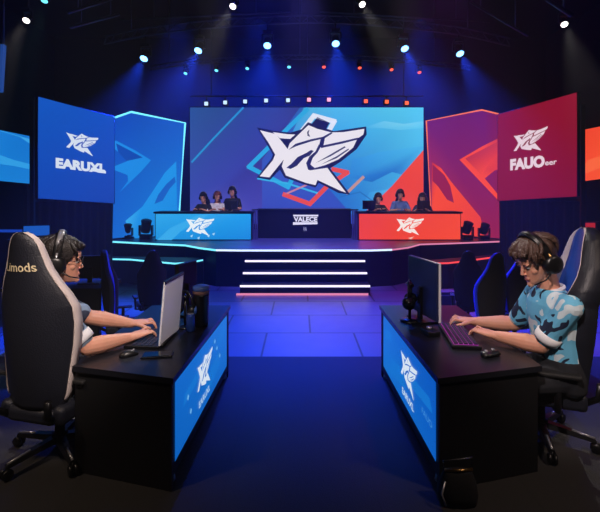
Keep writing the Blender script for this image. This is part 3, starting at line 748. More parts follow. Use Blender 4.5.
def chair(name, label, loc, az, sc, body, panel, trim, logo=None, group=None, seat_h=0.41, headw=1.0, slim=False):
    t = thing(name, label, 'chair', loc, az, group)
    def put(mb, n, m, par=t):
        return mb.build(n, m, par)
    bx, bz = -0.2, seat_h + 0.0
    O = Vector((bx, 0, bz))
    R = [(h, w * (1 + (headw - 1) * min(1, max(0, (h - .62) / .25))), wi, th * (1 + (headw - 1) * 1.5 * min(1, max(0, (h - .62) / .25)))) for h, w, wi, th in back_rows()]; NB = 14
    if slim: R = [(h, w, wi * 1.5, th, 0.15) for h, w, wi, th in R]
    ss = [-1 + 2 * k / NB for k in range(NB + 1)]
    mb = MB()
    mb.loft([[(back_pt(r, s, False) + O) * sc for s in ss] + [(back_pt(r, s, True) + O) * sc for s in ss[::-1]] for r in R])
    back = put(mb, 'backrest', body)
    for sg in (-1, 1):                                       # pale band around each edge
        mb = MB(); rings = []
        for r in R[2:]:
            rings.append([(back_pt(r, sg * s, False, 0.004) + O) * sc for s in (0.97, 0.985, 1.0)] + [(back_pt(r, sg * s, True, 0.004) + O) * sc for s in (1.0, 0.97, 0.94, 0.91)]
                         + [(back_pt(r, sg * s, True, -0.004) + O) * sc for s in (0.91, 0.95)] + [(back_pt(r, sg * s, False, -0.004) + O) * sc for s in (0.985, 0.97)])
        if slim: rings = [[(back_pt(r, sg * s, True, 0.005) + O) * sc for s in (1.0, .92, .84, .72)] + [(back_pt(r, sg * s, True, -0.02) + O) * sc for s in (.72, .86, 1.01)] for r in R[2:]]
        mb.loft(rings); e = put(mb, 'edge_trim', trim, back)
    mb = MB(); fs = [-0.72 + 1.44 * k / 10 for k in range(11)]
    mb.loft([[(back_pt(r, s, True, 0.005) + O) * sc for s in fs] + [(back_pt(r, s, True, -0.01) + O) * sc for s in fs[::-1]] for r in R[2:-3]])
    put(mb, 'front_panel', panel, back)
    if logo:
        me = MB()
        for p in text_polys(logo, 0.012):
            vs = []
            for (x, y) in p:
                h = 0.90 + y * 0.055; s = -x * 0.19 / 0.150 - 0.10
                rr = min(R, key=lambda q: abs(q[0] - h)); rr = (h,) + tuple(rr[1:])
                vs.append((back_pt(rr, s, False, 0.005) + O) * sc)
            me._add(vs, [tuple(range(len(vs)))])
        put(me, 'lettering', M['gold_print'], back)
    # seat
    mb = MB().box(Vector((0.0, 0, seat_h - 0.05)) * sc, (0.50 * sc, 0.36 * sc, 0.1 * sc), bev=0.035 * sc)
    put(mb, 'seat', body)
    for sg in (-1, 1):
        put(MB().box(Vector((0.0, sg * 0.2, seat_h - 0.035)) * sc, (0.48 * sc, 0.09 * sc, 0.12 * sc), bev=0.035 * sc), 'seat_bolster', body)
        put(MB().tube([Vector((-0.24, sg * 0.17, seat_h - 0.05)) * sc, Vector((-0.30, sg * 0.2, seat_h)) * sc, Vector((-0.31, sg * 0.21, seat_h + 0.1)) * sc], 0.022 * sc, 8), 'back_bracket', M['plastic'])
        a = MB().tube([Vector((-0.05, sg * 0.2, seat_h - 0.09)) * sc, Vector((-0.05, sg * 0.29, seat_h - 0.08)) * sc, Vector((-0.05, sg * 0.3, seat_h + 0.15)) * sc], 0.022 * sc, 8)
        a = put(a, 'armrest', M['plastic'])
        put(MB().box(Vector((-0.05, sg * 0.3, seat_h + 0.165)) * sc, (0.26 * sc, 0.085 * sc, 0.03 * sc), bev=0.012 * sc), 'arm_pad', M['leather_d'], a)
    put(MB().box(Vector((-0.02, 0, seat_h - 0.115)) * sc, (0.26 * sc, 0.2 * sc, 0.035 * sc), bev=0.01 * sc), 'tilt_plate', M['plastic'])
    put(MB().lathe([(0.05, 0.075), (0.05, 0.13), (0.032, 0.135), (0.028, seat_h - 0.125)][0:4], (0, 0, 0)) if sc == 1 else MB().lathe([(0.05 * sc, 0.075 * sc), (0.05 * sc, 0.13 * sc), (0.032 * sc, 0.135 * sc), (0.028 * sc, (seat_h - 0.125) * sc)]), 'gas_column', M['plastic'])
    for k in range(5):
        a = 2 * PI * k / 5 + 0.35; u = Vector((math.cos(a), math.sin(a), 0)); v = Vector((-u.y, u.x, 0))
        mb = MB(); rings = []
        for f, w, h0, h1 in ((0.03, .035, .085, .125), (0.18, .028, .08, .11), (0.33, .02, .07, .092)):
            c = u * f
            rings.append([(c + v * w + Vector((0, 0, h0))) * sc, (c + v * w * .7 + Vector((0, 0, h1))) * sc, (c - v * w * .7 + Vector((0, 0, h1))) * sc, (c - v * w + Vector((0, 0, h0))) * sc])
        mb.loft(rings, smooth=False); lg = put(mb, 'base_leg', M['plastic'])
        mb = MB(); c = u * 0.33
        for sg in (-1, 1):
            mb.lathe([(0.006 * sc, -0.011 * sc), (0.03 * sc, -0.01 * sc), (0.034 * sc, 0), (0.03 * sc, 0.01 * sc), (0.006 * sc, 0.011 * sc)], (c + v * sg * 0.016 + Vector((0, 0, 0.034))) * sc, v, 16)
        mb.tube([(c + Vector((0, 0, 0.034))) * sc, (c + Vector((0, 0, 0.08))) * sc], 0.008 * sc, 6)
        put(mb, 'caster', M['plastic'], lg)
        put(MB().tube([(u * 0.19 + Vector((0, 0, .1085))) * sc, (u * 0.325 + Vector((0, 0, .0935))) * sc], 0.008 * sc, 6), 'leg_cap', M['silver'], lg)
    return t
M['gold_print'] = mat('gold_print', rgb(232, 216, 176), 0.5)
M['trim_dark'] = mat('dark_trim', rgb(28, 32, 60), 0.5)
M['trim_blue_lit'] = mat('blue_trim_lit', rgb(40, 70, 235), 0.4)  # chair blue, made brighter to stand for blue light along the edges
chair('gaming_chair', 'large black gaming chair with cream edge and gold lettering at the left desk', (-1.635, 2.86, CT), math.radians(76), 1.0, M['leather'], M['leather_d'], M['cream'], 'Limods')
chair('gaming_chair', 'large black gaming chair with blue headrest and cream edge at the right desk', (1.74, 3.04, CT), math.radians(160), 1.0, M['leather'], M['blue_leather'], M['cream'], headw=1.5, slim=True)
bgc = [((-1.98, 4.75), 18, 0.75, M['leather_d'], M['trim_blue_lit'], M['trim_dark'], 'dark gaming chair empty behind the left player hands, nearer one'),
       ((-2.05, 5.75), 120, 0.67, M['leather_d'], M['leather_d'], M['leather_d'], 'dark rounded gaming chair further back near the left low platform'),
       ((2.28, 5.7), 70, 0.67, M['leather_d'], M['leather_d'], M['leather_d'], 'dark rounded gaming chair further back near the right low platform'),
       ((2.02, 4.65), 112, 0.75, M['leather_d'], M['trim_blue_lit'], M['trim_blue_lit'], 'dark gaming chair with blue edge empty behind the right player hands'),
       ((2.5, 4.9), 100, 0.76, M['leather_d'], M['trim_blue_lit'], M['trim_blue_lit'], 'dark gaming chair with blue edge behind the right player head')]
for (x, y), a, sc, b, p, tm, lab in bgc:
    chair('gaming_chair', lab, (x, y, 0), math.radians(a), sc, b, p, tm, group='empty gaming chairs behind the desks')

# ------------------------------------------------------------------ people
def remeshed(me, voxel, smooth=4, fac=0.5):
    o = bpy.data.objects.new('tmp', me); COL.objects.link(o)
    r = o.modifiers.new('r', 'REMESH'); r.mode = 'VOXEL'; r.voxel_size = voxel; r.use_smooth_shade = True
    s = o.modifiers.new('s', 'SMOOTH'); s.factor = fac; s.iterations = smooth
    dg = bpy.context.evaluated_depsgraph_get(); dg.update()
    n = bpy.data.meshes.new_from_object(o.evaluated_get(dg))
    bpy.data.objects.remove(o); bpy.data.meshes.remove(me)
    for p in n.polygons: p.use_smooth = True
    return n
HEAD = [(0.0, .070, .03, .016), (0.010, .090, .01, .030), (0.030, .095, -.02, .044), (0.050, .0925, -.05, .054), (0.070, .092, -.075, .062), (0.092, .090, -.088, .067),
        (0.115, .086, -.097, .071), (0.132, .093, -.102, .0735), (0.155, .094, -.105, .076), (0.180, .084, -.1, .0745), (0.203, .062, -.084, .064), (0.220, .032, -.06, .047), (0.232, .0, -.03, .022), (0.235, -.01, -.02, .01)]
def head_at(z):
    for a, b in zip(HEAD, HEAD[1:]):
        if a[0] <= z <= b[0]:
            f = (z - a[0]) / (b[0] - a[0]); return tuple(a[i] * (1 - f) + b[i] * f for i in range(4))
    return HEAD[0] if z < 0 else HEAD[-1]
def head_pt(z, th, off=0.0):
    """point on the skull at height z above the chin, th = 0 straight ahead"""
    _, fx, bx, w = head_at(max(0.0, min(0.235, z)))
    cx = (fx + bx) / 2; a = (fx - bx) / 2; n = 2.35
    c, s = math.cos(th), math.sin(th)
    x = a * math.copysign(abs(c) ** (2 / n), c); y = w * math.copysign(abs(s) ** (2 / n), s)
    k = 1 + off / max(0.05, math.hypot(x, y))
    return Vector((cx + x * k, y * k, z))

def person(name, label, loc, az, sc, hsc, lean, head_yaw, head_pitch, wrists, shirt, hair_m, voxel, mats=None, fringe=0.18, detail=True, hand_pitch=(-0.10, -0.10), tube_legs=True, cuff=None, glasses=False, elbow_out=0.55, knee_fwd=0.42, collar=None, group=None, foot_z=None):
    """seated figure; loc is the seat point under the hips, wrists are world points (right, left)"""
    t = thing(name, label, 'person', loc, az, group)
    Minv = wmat(t).inverted()
    tl = math.tan(lean)
    def sp(z, x=0.0): return Vector((x + tl * z, 0, z))
    T = [(.0, .085, .15), (.03, .105, .168), (.10, .118, .172), (.20, .106, .152), (.31, .112, .156), (.43, .118, .172), (.51, .104, .175), (.56, .082, .140), (.595, .062, .085), (.615, .05, .058)]
    def torso(mb, g, top=99):
        mb.loft([[ (sp(z) + Vector(((a + g) * math.cos(2 * PI * k / 20), (b + g) * math.sin(2 * PI * k / 20), 0))) * sc for k in range(20)] for z, a, b in T[:top]])
    S_ = [sp(.525) * sc + Vector((-.005, sg * .178, 0)) * sc for sg in (-1, 1)]
    L1, L2 = .285 * sc, .255 * sc
    W_ = [Minv @ Vector(w) for w in wrists]
    E_ = []
    for s, w, sg in zip(S_, W_, (-1, 1)):
        D = (w - s); dist = D.length; k = max(1.0, dist / (L1 + L2) * 1.015); a, b = L1 * k, L2 * k
        u = D.normalized(); pole = Vector((-0.35, sg * elbow_out, -1.0)); pole = (pole - u * pole.dot(u)).normalized()
        x = (a * a - b * b + dist * dist) / (2 * dist); h = math.sqrt(max(0, a * a - x * x))
        E_.append(s + u * x + pole * h)
    # head frame
    HN = sp(.60) * sc
    Rh = Matrix.Rotation(head_yaw, 3, 'Z') @ Matrix.Rotation(head_pitch, 3, 'Y')
    hc = HN + Vector((0.025 * sc, 0, .052 * sc))
    def hp(v): return hc + Rh @ (Vector(v) * hsc)
    mb = MB(); torso(mb, -0.008)
    for s, e, w, sg in zip(S_, E_, W_, (-1, 1)):
        mb.cone(s, .056 * sc, e, .047 * sc); mb.cone(e, .047 * sc, e.lerp(w, .3), .052 * sc); mb.cone(e.lerp(w, .3), .052 * sc, w, .030 * sc)
        mb.cone(sp(.53) * sc + Vector((0, sg * .05 * sc, .02 * sc)), .05 * sc, s, .05 * sc)
    # legs
    kn = [Vector((knee_fwd * sc, sg * .13 * sc, .06 * sc)) for sg in (-1, 1)]
    fz = (foot_z if foot_z is not None else -0.38)
    an = [Vector(((knee_fwd - 0.02) * sc, sg * .14 * sc, fz + 0.08)) for sg in (-1, 1)]
    for sg, k, a in zip((-1, 1), kn, an):
        mb.cone(Vector((0, sg * .09 * sc, .085 * sc)), .075 * sc, k, .05 * sc); mb.cone(k, .05 * sc, a, .033 * sc)
    # neck and head
    mb.cone(sp(.56) * sc, .06 * sc, hc + Rh @ Vector((-.02, 0, .06 * hsc)), .054 * hsc)
    N = 28
    mb.loft([[hp(head_pt(z, 2 * PI * k / N)) for k in range(N)] for z in [h[0] for h in HEAD]])
    if detail:
        mb.loft([[hp((x + o, y * w, z)) for o, y in ((0, -1), (.35 * w, -.5), (.5 * w, 0), (.35 * w, .5), (0, 1), (-.6 * w, .5), (-.6 * w, -.5))] for x, w, z in
                 ((.088, .008, .128), (.0945, .009, .11), (.103, .012, .093), (.107, .0155, .083), (.100, .0155, .076), (.088, .010, .072))])
        mb.ball(hp((.089, 0, .052)), (.009 * hsc, .022 * hsc, .005 * hsc)); mb.ball(hp((.089, 0, .043)), (.009 * hsc, .019 * hsc, .0055 * hsc))
        mb.ball(hp((.086, 0, .016)), .018 * hsc)
        for sg in (-1, 1):
            mb.ball(hp((.083, sg * .031, .131)), (.011 * hsc, .022 * hsc, .006 * hsc), rot=Rh)
            mb.ball(hp((.060, sg * .040, .086)), .019 * hsc)
            mb.ball(hp((-.012, sg * .076, .1)), (.02 * hsc, .009 * hsc, .032 * hsc), rot=Rh)
    # hands
    for i, (e, w, sg) in enumerate(zip(E_, W_, (-1, 1))):
        f = (w - e); f.z *= 0.35; f.normalize(); f = (f + Vector((0, 0, -hand_pitch[i]))).normalized()
        lat = f.cross(Vector((0, 0, 1))).normalized() * (-1 if sg > 0 else 1)    # towards the little finger side
        up = lat.cross(f) * (1 if sg < 0 else -1)
        if up.z < 0: up = -up
        h = sc * 1.2
        rings = []
        for q, wd, tk in ((-.01, .026, .022), (.02, .034, .020), (.05, .041, .017), (.078, .041, .014), (.09, .036, .011)):
            rings.append([w + f * q * h + (lat * wd * math.cos(2 * PI * k / 14) + up * tk * math.sin(2 * PI * k / 14)) * h for k in range(14)])
        mb.loft(rings)
        for j, (o, l, r) in enumerate(((-.033, .074, .0080), (-.011, .082, .0082), (.012, .076, .0079), (.034, .060, .0071))):
            p = w + f * .08 * h + lat * o * h; di = (f + lat * o * 8).normalized(); ang = 0.0 + 0.10 * ((j * 2) % 3)
            for seg, (fr, da) in enumerate(((.46, .22), (.31, .62), (.25, .5))):
                ang += da
                q = p + (di * math.cos(ang) - up * math.sin(ang)) * l * fr * h
                if seg == 0: q += up * 0.010 * h
                mb.cone(p, r * h * (1 - .08 * seg), q, r * h * (.94 - .08 * seg), 8); p = q
        p = w + f * .025 * h - lat * .024 * h; q = w + f * .062 * h - lat * .056 * h - up * .010 * h; r = w + f * .095 * h - lat * .056 * h - up * .024 * h
        mb.cone(p, .0125 * h, q, .0105 * h, 8); mb.cone(q, .0105 * h, r, .0085 * h, 8)
    body = link('body', remeshed(mb.mesh('body'), voxel, 2, 0.4), M['skin'], t)
    # clothing
    mb = MB(); torso(mb, 0.012, 9)
    for s, e, sg in zip(S_, E_, (-1, 1)):
        mb.cone(s, .070 * sc, s.lerp(e, .45), .067 * sc); mb.cone(s.lerp(e, .45), .067 * sc, s.lerp(e, .78), .065 * sc)
        mb.cone(sp(.52) * sc + Vector((0, sg * .05 * sc, .015 * sc)), .062 * sc, s, .064 * sc)
    link('shirt', remeshed(mb.mesh('shirt'), voxel * 1.5, 4), shirt, t)
    if cuff:
        for s, e in zip(S_, E_):
            if (wmat(t) @ s).y > (wmat(t) @ sp(.5)).y: continue      # only the near sleeve has the white hem
            MB().tube([s.lerp(e, .68), s.lerp(e, .80), s.lerp(e, .86)], [.071 * sc, .071 * sc, .068 * sc], 20).build('sleeve_cuff', cuff, t)
    if collar:
        q = sp(.592) * sc; 
        MB().tube([q + Vector((.068 * math.cos(2 * PI * k / 24), .076 * math.sin(2 * PI * k / 24), -.018 * math.cos(2 * PI * k / 24))) * sc for k in range(24)], .014 * sc, 8, closed=True).build('collar', collar, t)
    mb = MB()
    mb.loft([[(sp(z) + Vector(((a + .016) * math.cos(2 * PI * k / 20), (b + .016) * math.sin(2 * PI * k / 20), 0))) * sc for k in range(20)] for z, a, b in T[:4]])
    for sg, k, a in zip((-1, 1), kn, an):
        mb.cone(Vector((0, sg * .09 * sc, .085 * sc)), .088 * sc, k, .064 * sc); mb.cone(k, .064 * sc, a, .05 * sc)
    link('trousers', remeshed(mb.mesh('trousers'), voxel * 2, 4), M['pants'], t)
    if detail or foot_z is not None:
        for a in an:
            MB().loft([[Vector((a.x + x * sc, a.y + w * sc * math.cos(2 * PI * k / 12), fz + hh * sc * (0.5 + 0.5 * math.sin(2 * PI * k / 12)))) for k in range(12)] for x, w, hh in ((-.07, .02, .05), (-.055, .036, .085), (0, .04, .1), (.08, .044, .065), (.15, .043, .045), (.185, .022, .03))]).build('shoe', M['leather_d'], t)
    # hair
    mb = MB(); rings = []; NN = 48
    rnd = random.Random(hash(label) % 1000 if False else len(label))
    jit = [rnd.uniform(-1, 1) for _ in range(NN)]
    for i in range(15):
        f = i / 14; ring = []
        for k in range(NN):
            th = 2 * PI * k / NN; a = abs((th + PI) % (2 * PI) - PI)
            lo = fringe if a < 0.75 else (fringe + (0.10 - fringe) * (a - 0.75) / 0.55 if a < 1.3 else (0.10 + (0.03 - 0.10) * (a - 1.3) / 0.7 if a < 2.0 else 0.028))
            z = 0.234 + (lo + jit[k] * 0.012 - 0.234) * f
            tuft = 0.5 + 0.5 * math.sin(k * 2.1 + 1.3 * math.sin(i * .5) + jit[k])
            th_off = 0.010 + 0.007 * tuft * (1 - 0.3 * f) + (0.006 if a < 0.9 and f < .8 else 0) - (0.009 if f > 0.97 else 0)
            p = head_pt(z, th, th_off); p.z += (0.012 + 0.006 * tuft) * (1 - f) ** 0.7
            ring.append(hp(p))
        rings.append(ring)
    mb.loft(rings, caps=True)
    if detail:
        for q in range(44 if fringe < .177 else 16):                                # loose locks
            th = rnd.uniform(-PI, PI); z0 = rnd.uniform(.19, .232); a = abs(th)
            z1 = max((fringe + .002) if a < .9 else (.11 if a < 1.5 else .05), z0 - rnd.uniform(.05, .09)); tw = rnd.uniform(-.35, .35); P = []
            for k in range(6):
                f = k / 5; p = head_pt(z0 + (z1 - z0) * f, th + tw * f, .016 + .006 * math.sin(PI * f) + rnd.uniform(0, .004)); p.z += .010 * (1 - f); P.append(hp(p))
            mb.tube(P, [.004 * hsc, .009 * hsc, .010 * hsc, .009 * hsc, .006 * hsc, .0012 * hsc], 7)
    link('hair', mb.mesh('hair'), hair_m, body)
    if detail:
        for sg in (-1, 1):
            e = MB().ball(hp((.0755, sg * .031, .1155)), .0125 * hsc).build('eye', M['eye'], body)
            dv = Vector((.9, -sg * 0.05, -.35)).normalized()
            MB().ball(hp(Vector((.0755, sg * .031, .1155)) + dv * .0095), .0058 * hsc).build('iris', M['iris'], body)
            MB().tube([hp((.087, sg * .014, .131)), hp((.0935, sg * .03, .136)), hp((.082, sg * .052, .131))], [.003 * hsc, .004 * hsc, .002 * hsc], 6).build('eyebrow', hair_m, body)
            MB().ball(hp((.078, sg * .031, .1225)), (.012 * hsc, .0155 * hsc, .006 * hsc), rot=Rh).build('eyelid', M['skin'], body)
        MB().ball(hp((.0945, 0, .0475)), (.006 * hsc, .02 * hsc, .0062 * hsc), rot=Rh).build('lips', M['lip'], body)
    if glasses:
        g = MB()
        for sg in (-1, 1):
            c = Vector((.104, sg * .034, .113))
            g.tube([hp(c + Vector((0, .026 * math.cos(2 * PI * k / 20), .019 * math.sin(2 * PI * k / 20)))) for k in range(20)], .0017 * hsc, 6, closed=True)
            g.tube([hp((.104, sg * .06, .118)), hp((.04, sg * .083, .118)), hp((-.03, sg * .083, .112))], .0017 * hsc, 6)
        g.tube([hp((.104, -.009, .116)), hp((.107, 0, .119)), hp((.104, .009, .116))], .0017 * hsc, 6)
        g.build('glasses', M['plastic'], body)
    return t, (lambda v: wmat(t) @ hp(v))

def headset(label, H, hsc, band_m, top=0.262, mic_side=1):
    base = H((0, 0, 0.1)); t = thing('headset', label, 'headset', base)
    ax = (H((0, 1, 0)) - H((0, 0, 0))).normalized()
    pts = []
    for k in range(21):
        a = PI * (k / 20); pts.append(H((-0.012 - 0.0 * math.sin(a), .099 * math.cos(a), .115 + (top - .115) * math.sin(a) ** 0.8)))
    mb = MB(); fx = (H((1, 0, 0)) - H((0, 0, 0))).normalized()
    rings = []
    for i, p in enumerate(pts):
        tt = (pts[min(i + 1, 20)] - pts[max(i - 1, 0)]).normalized(); nn = tt.cross(fx).normalized()
        rings.append([p + (fx * math.cos(2 * PI * k / 10) * .021 + nn * math.sin(2 * PI * k / 10) * .0075) * hsc for k in range(10)])
    mb.loft(rings); mb.build('headband', M['plastic'], t, world=True)
    mb = MB(); mb.loft([[p + (q - p) * 0.62 + (q - p).normalized() * 0.0 + (p - base).normalized() * .006 * hsc for q in r] for p, r in zip(pts[3:18], rings[3:18])])
    mb.build('band_strip', band_m, t, world=True)
    for sg in (-1, 1):
        c = H((-.012, sg * .092, .095))
        cup = MB().lathe([(.012 * hsc, -.028 * hsc), (.043 * hsc, -.026 * hsc), (.050 * hsc, -.012 * hsc), (.050 * hsc, .006 * hsc), (.044 * hsc, .022 * hsc), (.03 * hsc, .028 * hsc), (.004 * hsc, .029 * hsc)], c, ax * sg, 24).build('ear_cup', M['plastic'], t, world=True)
        mb = MB(); q = ax.cross(fx)
        mb.tube([c + (fx * math.cos(2 * PI * k / 24) + q * math.sin(2 * PI * k / 24)) * .031 * hsc + ax * sg * .0225 * hsc for k in range(24)], .0035 * hsc, 6, closed=True)
        o = mb.build('cup_ring', M['silver'], None); me = o.data; me.transform(wmat(t).inverted()); o.parent = cup
        mb = MB().tube([H((-.012, sg * .103, .16)), H((-.012, sg * .109, .125)), H((-.012, sg * .108, .1))], .006 * hsc, 8)
        mb.build('yoke_arm', M['gold'] if band_m is M['plastic'] else M['silver'], t, world=True)
    sg = mic_side
    MB().tube([H((.0, sg * .104, .075)), H((.06, sg * .098, .045)), H((.105, sg * .06, .033))], [.0045 * hsc, .0035 * hsc, .0035 * hsc], 8).build('microphone_boom', M['plastic'], t, world=True)
    return t

TOP = DH
SL = 1.15
_, HL = person('person', 'seated player in greyblue jersey with glasses and headset typing on the silver laptop', (-1.77, 2.86, 0.40), math.radians(38), SL, 1.33, math.radians(6), math.radians(-14), math.radians(8),
       [(-1.215, 3.00, TOP + 0.052), (-1.33, 3.32, TOP + 0.055)], M['shirt_l'], M['hair'], 0.0041, fringe=0.178, cuff=M['white'], glasses=True, elbow_out=0.6, knee_fwd=0.36, foot_z=-0.41)
headset('black headset with silver band worn by the left player', HL, 1.33, M['silver'], mic_side=-1)
_, HR = person('person', 'seated player in sky blue jersey with headset looking down at the keyboard', (1.81, 2.92, 0.42), math.radians(178), SL, 1.33, math.radians(6), math.radians(10), math.radians(28),
       [(1.40, 3.37, TOP + 0.055), (1.415, 3.03, TOP + 0.055)], M['shirt_r'], M['hair_b'], 0.0041, fringe=0.175, cuff=M['white'], collar=M['white'], elbow_out=0.35, knee_fwd=0.36, foot_z=-0.41)
headset('bulky black headset worn by the right player', HR, 1.33, M['plastic'], mic_side=1)

# ------------------------------------------------------------------ things on the desks
DT = DH
# laptop, left
lp = thing('laptop', 'open laptop with pale silver lid on the left desk', 'laptop', (-1.03, 3.12, DT))
RZ = math.radians(-4); lr = Matrix.Rotation(RZ, 3, 'Z')
MB().box((-1.09, 3.10, DT + 0.012), (0.25, 0.38, 0.022), rz=RZ, bev=0.006).build('laptop_base', M['plastic'], lp, world=True)
kb = MB()
for i in range(5):
    for j in range(12):
        kb.box(Vector((-1.09, 3.10, DT + 0.0255)) + lr @ Vector((-0.04 + i * 0.03 - 0.02, -0.165 + j * 0.03, 0)), (0.024, 0.024, 0.005), rz=RZ)
kb.build('keyboard_keys', mat('dark_keys', rgb(30, 44, 70), 0.35), lp, world=True)
ty = math.radians(5)
lid = MB().box(Vector((-0.945, 3.095, DT + 0.245)), (0.014, 0.37, 0.45), rot=Euler((0, ty, RZ)), bev=0.004).build('lid', M['lid'], lp, world=True)
MB().box(Vector((-0.9545, 3.095, DT + 0.25)), (0.004, 0.35, 0.42), rot=Euler((0, ty, RZ))).build('screen', mat('laptop_screen', rgb(10, 12, 20), 0.2, emit=rgb(120, 170, 230), strength=0.25), lp, world=True)
MB().box(Vector((-0.926, 3.095, DT + 0.461)), (0.019, 0.372, 0.02), rot=Euler((0, ty, RZ))).build('lid_edge', M['plastic'], lp, world=True)
MB().tube([(-0.964, 2.93, DT + 0.02), (-0.959, 3.26, DT + 0.02)], 0.011, 8).build('hinge', M['plastic'], lp, world=True)
# phone and mouse left
ph = thing('phone', 'black phone lying on the left desk before the laptop', 'phone', (-0.95, 2.80, DT), 0.15)
MB().box((0, 0, 0.006), (0.2, 0.1, 0.011), bev=0.004).build('phone_body', M['plastic'], ph)
MB().box((0, 0, 0.0122), (0.18, 0.085, 0.0015)).build('phone_screen', mat('black_glass', rgb(6, 6, 9), 0.08), ph)
def mouse(label, loc, rz, m):
    t = thing('computer_mouse', label, 'mouse', loc, rz)
    MB().loft([[Vector((x, w * math.cos(2 * PI * k / 16), max(0.0, h * (0.15 + math.sin(2 * PI * k / 16))))) for k in range(16)] for x, w, h in ((-.062, .012, .012), (-.052, .028, .025), (-.02, .035, .036), (.02, .032, .031), (.05, .026, .018), (.06, .012, .008))]).build('mouse_shell', m, t)
    MB().lathe([(.002, -.005), (.009, -.004), (.009, .004), (.002, .005)], (.03, 0, .029), (0, 1, 0), 12).build('scroll_wheel', M['silver'], t)
    return t
mouse('black mouse on the left desk beside the near corner of the laptop', (-1.14, 2.80, DT), 0.6, M['plastic'])
# tumbler, headset stand, dark monitor on the left desk
tb = thing('tumbler', 'tall dark drink tumbler with blue and tan banded lid on the left desk', 'tumbler', (-0.81, 3.44, DT))
MB().lathe([(.004, 0), (.055, 0.0), (.058, .01), (.066, .25), (.066, .262), (.004, .262)]).build('cup_body', M['plastic'], tb)
MB().lathe([(.004, .262), (.069, .262), (.07, .285), (.066, .292), (.004, .292)]).build('tan_band', mat('tan_band', rgb(150, 110, 100), 0.5), tb)
MB().lathe([(.004, .292), (.069, .292), (.069, .312), (.062, .326), (.03, .336), (.004, .338)]).build('lid', mat('blue_lid', rgb(90, 120, 190), 0.35), tb)
def headset_stand(label, loc, rz, sc=1.0):
    t = thing('headset_stand', label, 'stand', loc, rz)
    MB().lathe([(.004, 0), (.075 * sc, 0), (.075 * sc, .012 * sc), (.03 * sc, .02 * sc), (.004, .022 * sc)]).build('stand_base', M['plastic'], t)
    MB().tube([(0, 0, .01 * sc), (0, 0, .29 * sc)], .012 * sc, 10).build('stand_post', M['plastic'], t)
    MB().tube([(0, -.04 * sc, .285 * sc), (0, 0, .302 * sc), (0, .04 * sc, .285 * sc)], .016 * sc, 10).build('hook', M['plastic'], t)
    return t
def resting_headset(label, loc, rz, sc, cupm):
    t = thing('headset', label, 'headset', loc, rz)
    mb = MB(); mb.tube([(0, .085 * sc * math.cos(PI * k / 16), (-.1 + .125 * math.sin(PI * k / 16)) * sc) for k in range(17)], .011 * sc, 8); mb.build('headband', M['plastic'], t)
    for sg in (-1, 1):
        cup = MB().lathe([(.01 * sc, -.028 * sc), (.045 * sc, -.026 * sc), (.05 * sc, 0), (.044 * sc, .024 * sc), (.004 * sc, .028 * sc)], (0, sg * .08 * sc, -.13 * sc), (0.35, sg, 0), 20).build('ear_cup', M['plastic'], t)
        MB().lathe([(.004 * sc, .0265 * sc), (.03 * sc, .0275 * sc), (.03 * sc, .031 * sc), (.004 * sc, .033 * sc)], (0, sg * .08 * sc, -.13 * sc), (0.35, sg, 0), 20).build('cup_plate', cupm, cup)
    return t
headset_stand('black headset stand on the left desk behind the laptop', (-0.93, 3.40, DT), 0.3, 0.85)
resting_headset('headset with pale blue cup plates hung on the stand on the left desk', (-0.93, 3.40, DT + 0.27), 1.1, 0.95, mat('pale_blue_plate', rgb(90, 130, 210), 0.3))
can = thing('drink_can', 'small blue drink can on the left desk between laptop and tumbler', 'can', (-0.86, 3.30, DT))
MB().lathe([(.003, 0), (.028, 0), (.034, .01), (.034, .12), (.028, .135), (.003, .135)]).build('can_body', mat('blue_can', rgb(40, 70, 150), 0.3, 0.5), can)
MB().lathe([(.003, .1355), (.027, .1355), (.027, .139), (.003, .139)]).build('can_top', M['silver'], can)
def monitor(label, c, rz, w, h, sc_m, back_m, bez_m, tilt=0.0, base_d=0.2, lift=0.06, par_cat='monitor', z0=DT, emit=None):
    """local +X is the way the screen faces"""
    t = thing('monitor', label, par_cat, (c[0], c[1], z0), rz)
    MB().box((0, 0, 0.008), (base_d, base_d * 1.2, 0.016), bev=0.006).build('stand_base', M['plastic'], t)
    MB().box((-0.035, 0, (lift + h * .5) / 2), (0.025, 0.05, lift + h * .5)).build('stand_neck', M['plastic'], t)
    q = Euler((0, tilt, 0)); cz = lift + h / 2
    b = MB().box((-0.008, 0, cz), (0.024, w, h), rot=q, bev=0.006).build('housing', back_m, t)
    fr = MB()
    for (y, z, dy, dz) in ((w / 2 - .006, cz, .014, h + .004), (-w / 2 + .006, cz, .014, h + .004), (0, cz + h / 2 - .005, w, .012), (0, cz - h / 2 + .008, w, .018)):
        fr.box((0.006, y, z), (0.02, dy, dz))
    fr.build('bezel', bez_m, t)
    MB().box((0.009, 0, cz), (0.004, w - .026, h - .03)).build('screen', sc_m, t)
    return t
scr_b = mat('blue_screen', rgb(8, 12, 24), 0.25, emit=rgb(60, 120, 210), strength=0.8)
scr_o = mat('dark_screen', rgb(10, 12, 20), 0.2)
navy = mat('navy_housing', rgb(30, 38, 78), 0.35)
monitor('dark monitor turned away at the far end of the left desk', (-1.03, 3.80, ), math.radians(180 - 20), 0.28, 0.38, scr_o, M['plastic'], M['plastic'], lift=0.08)
monitor('monitor with navy back and white bezel on the right desk', (1.06, 3.60), math.radians(12), 0.50, 0.47, scr_b, navy, M['white'], lift=0.05)
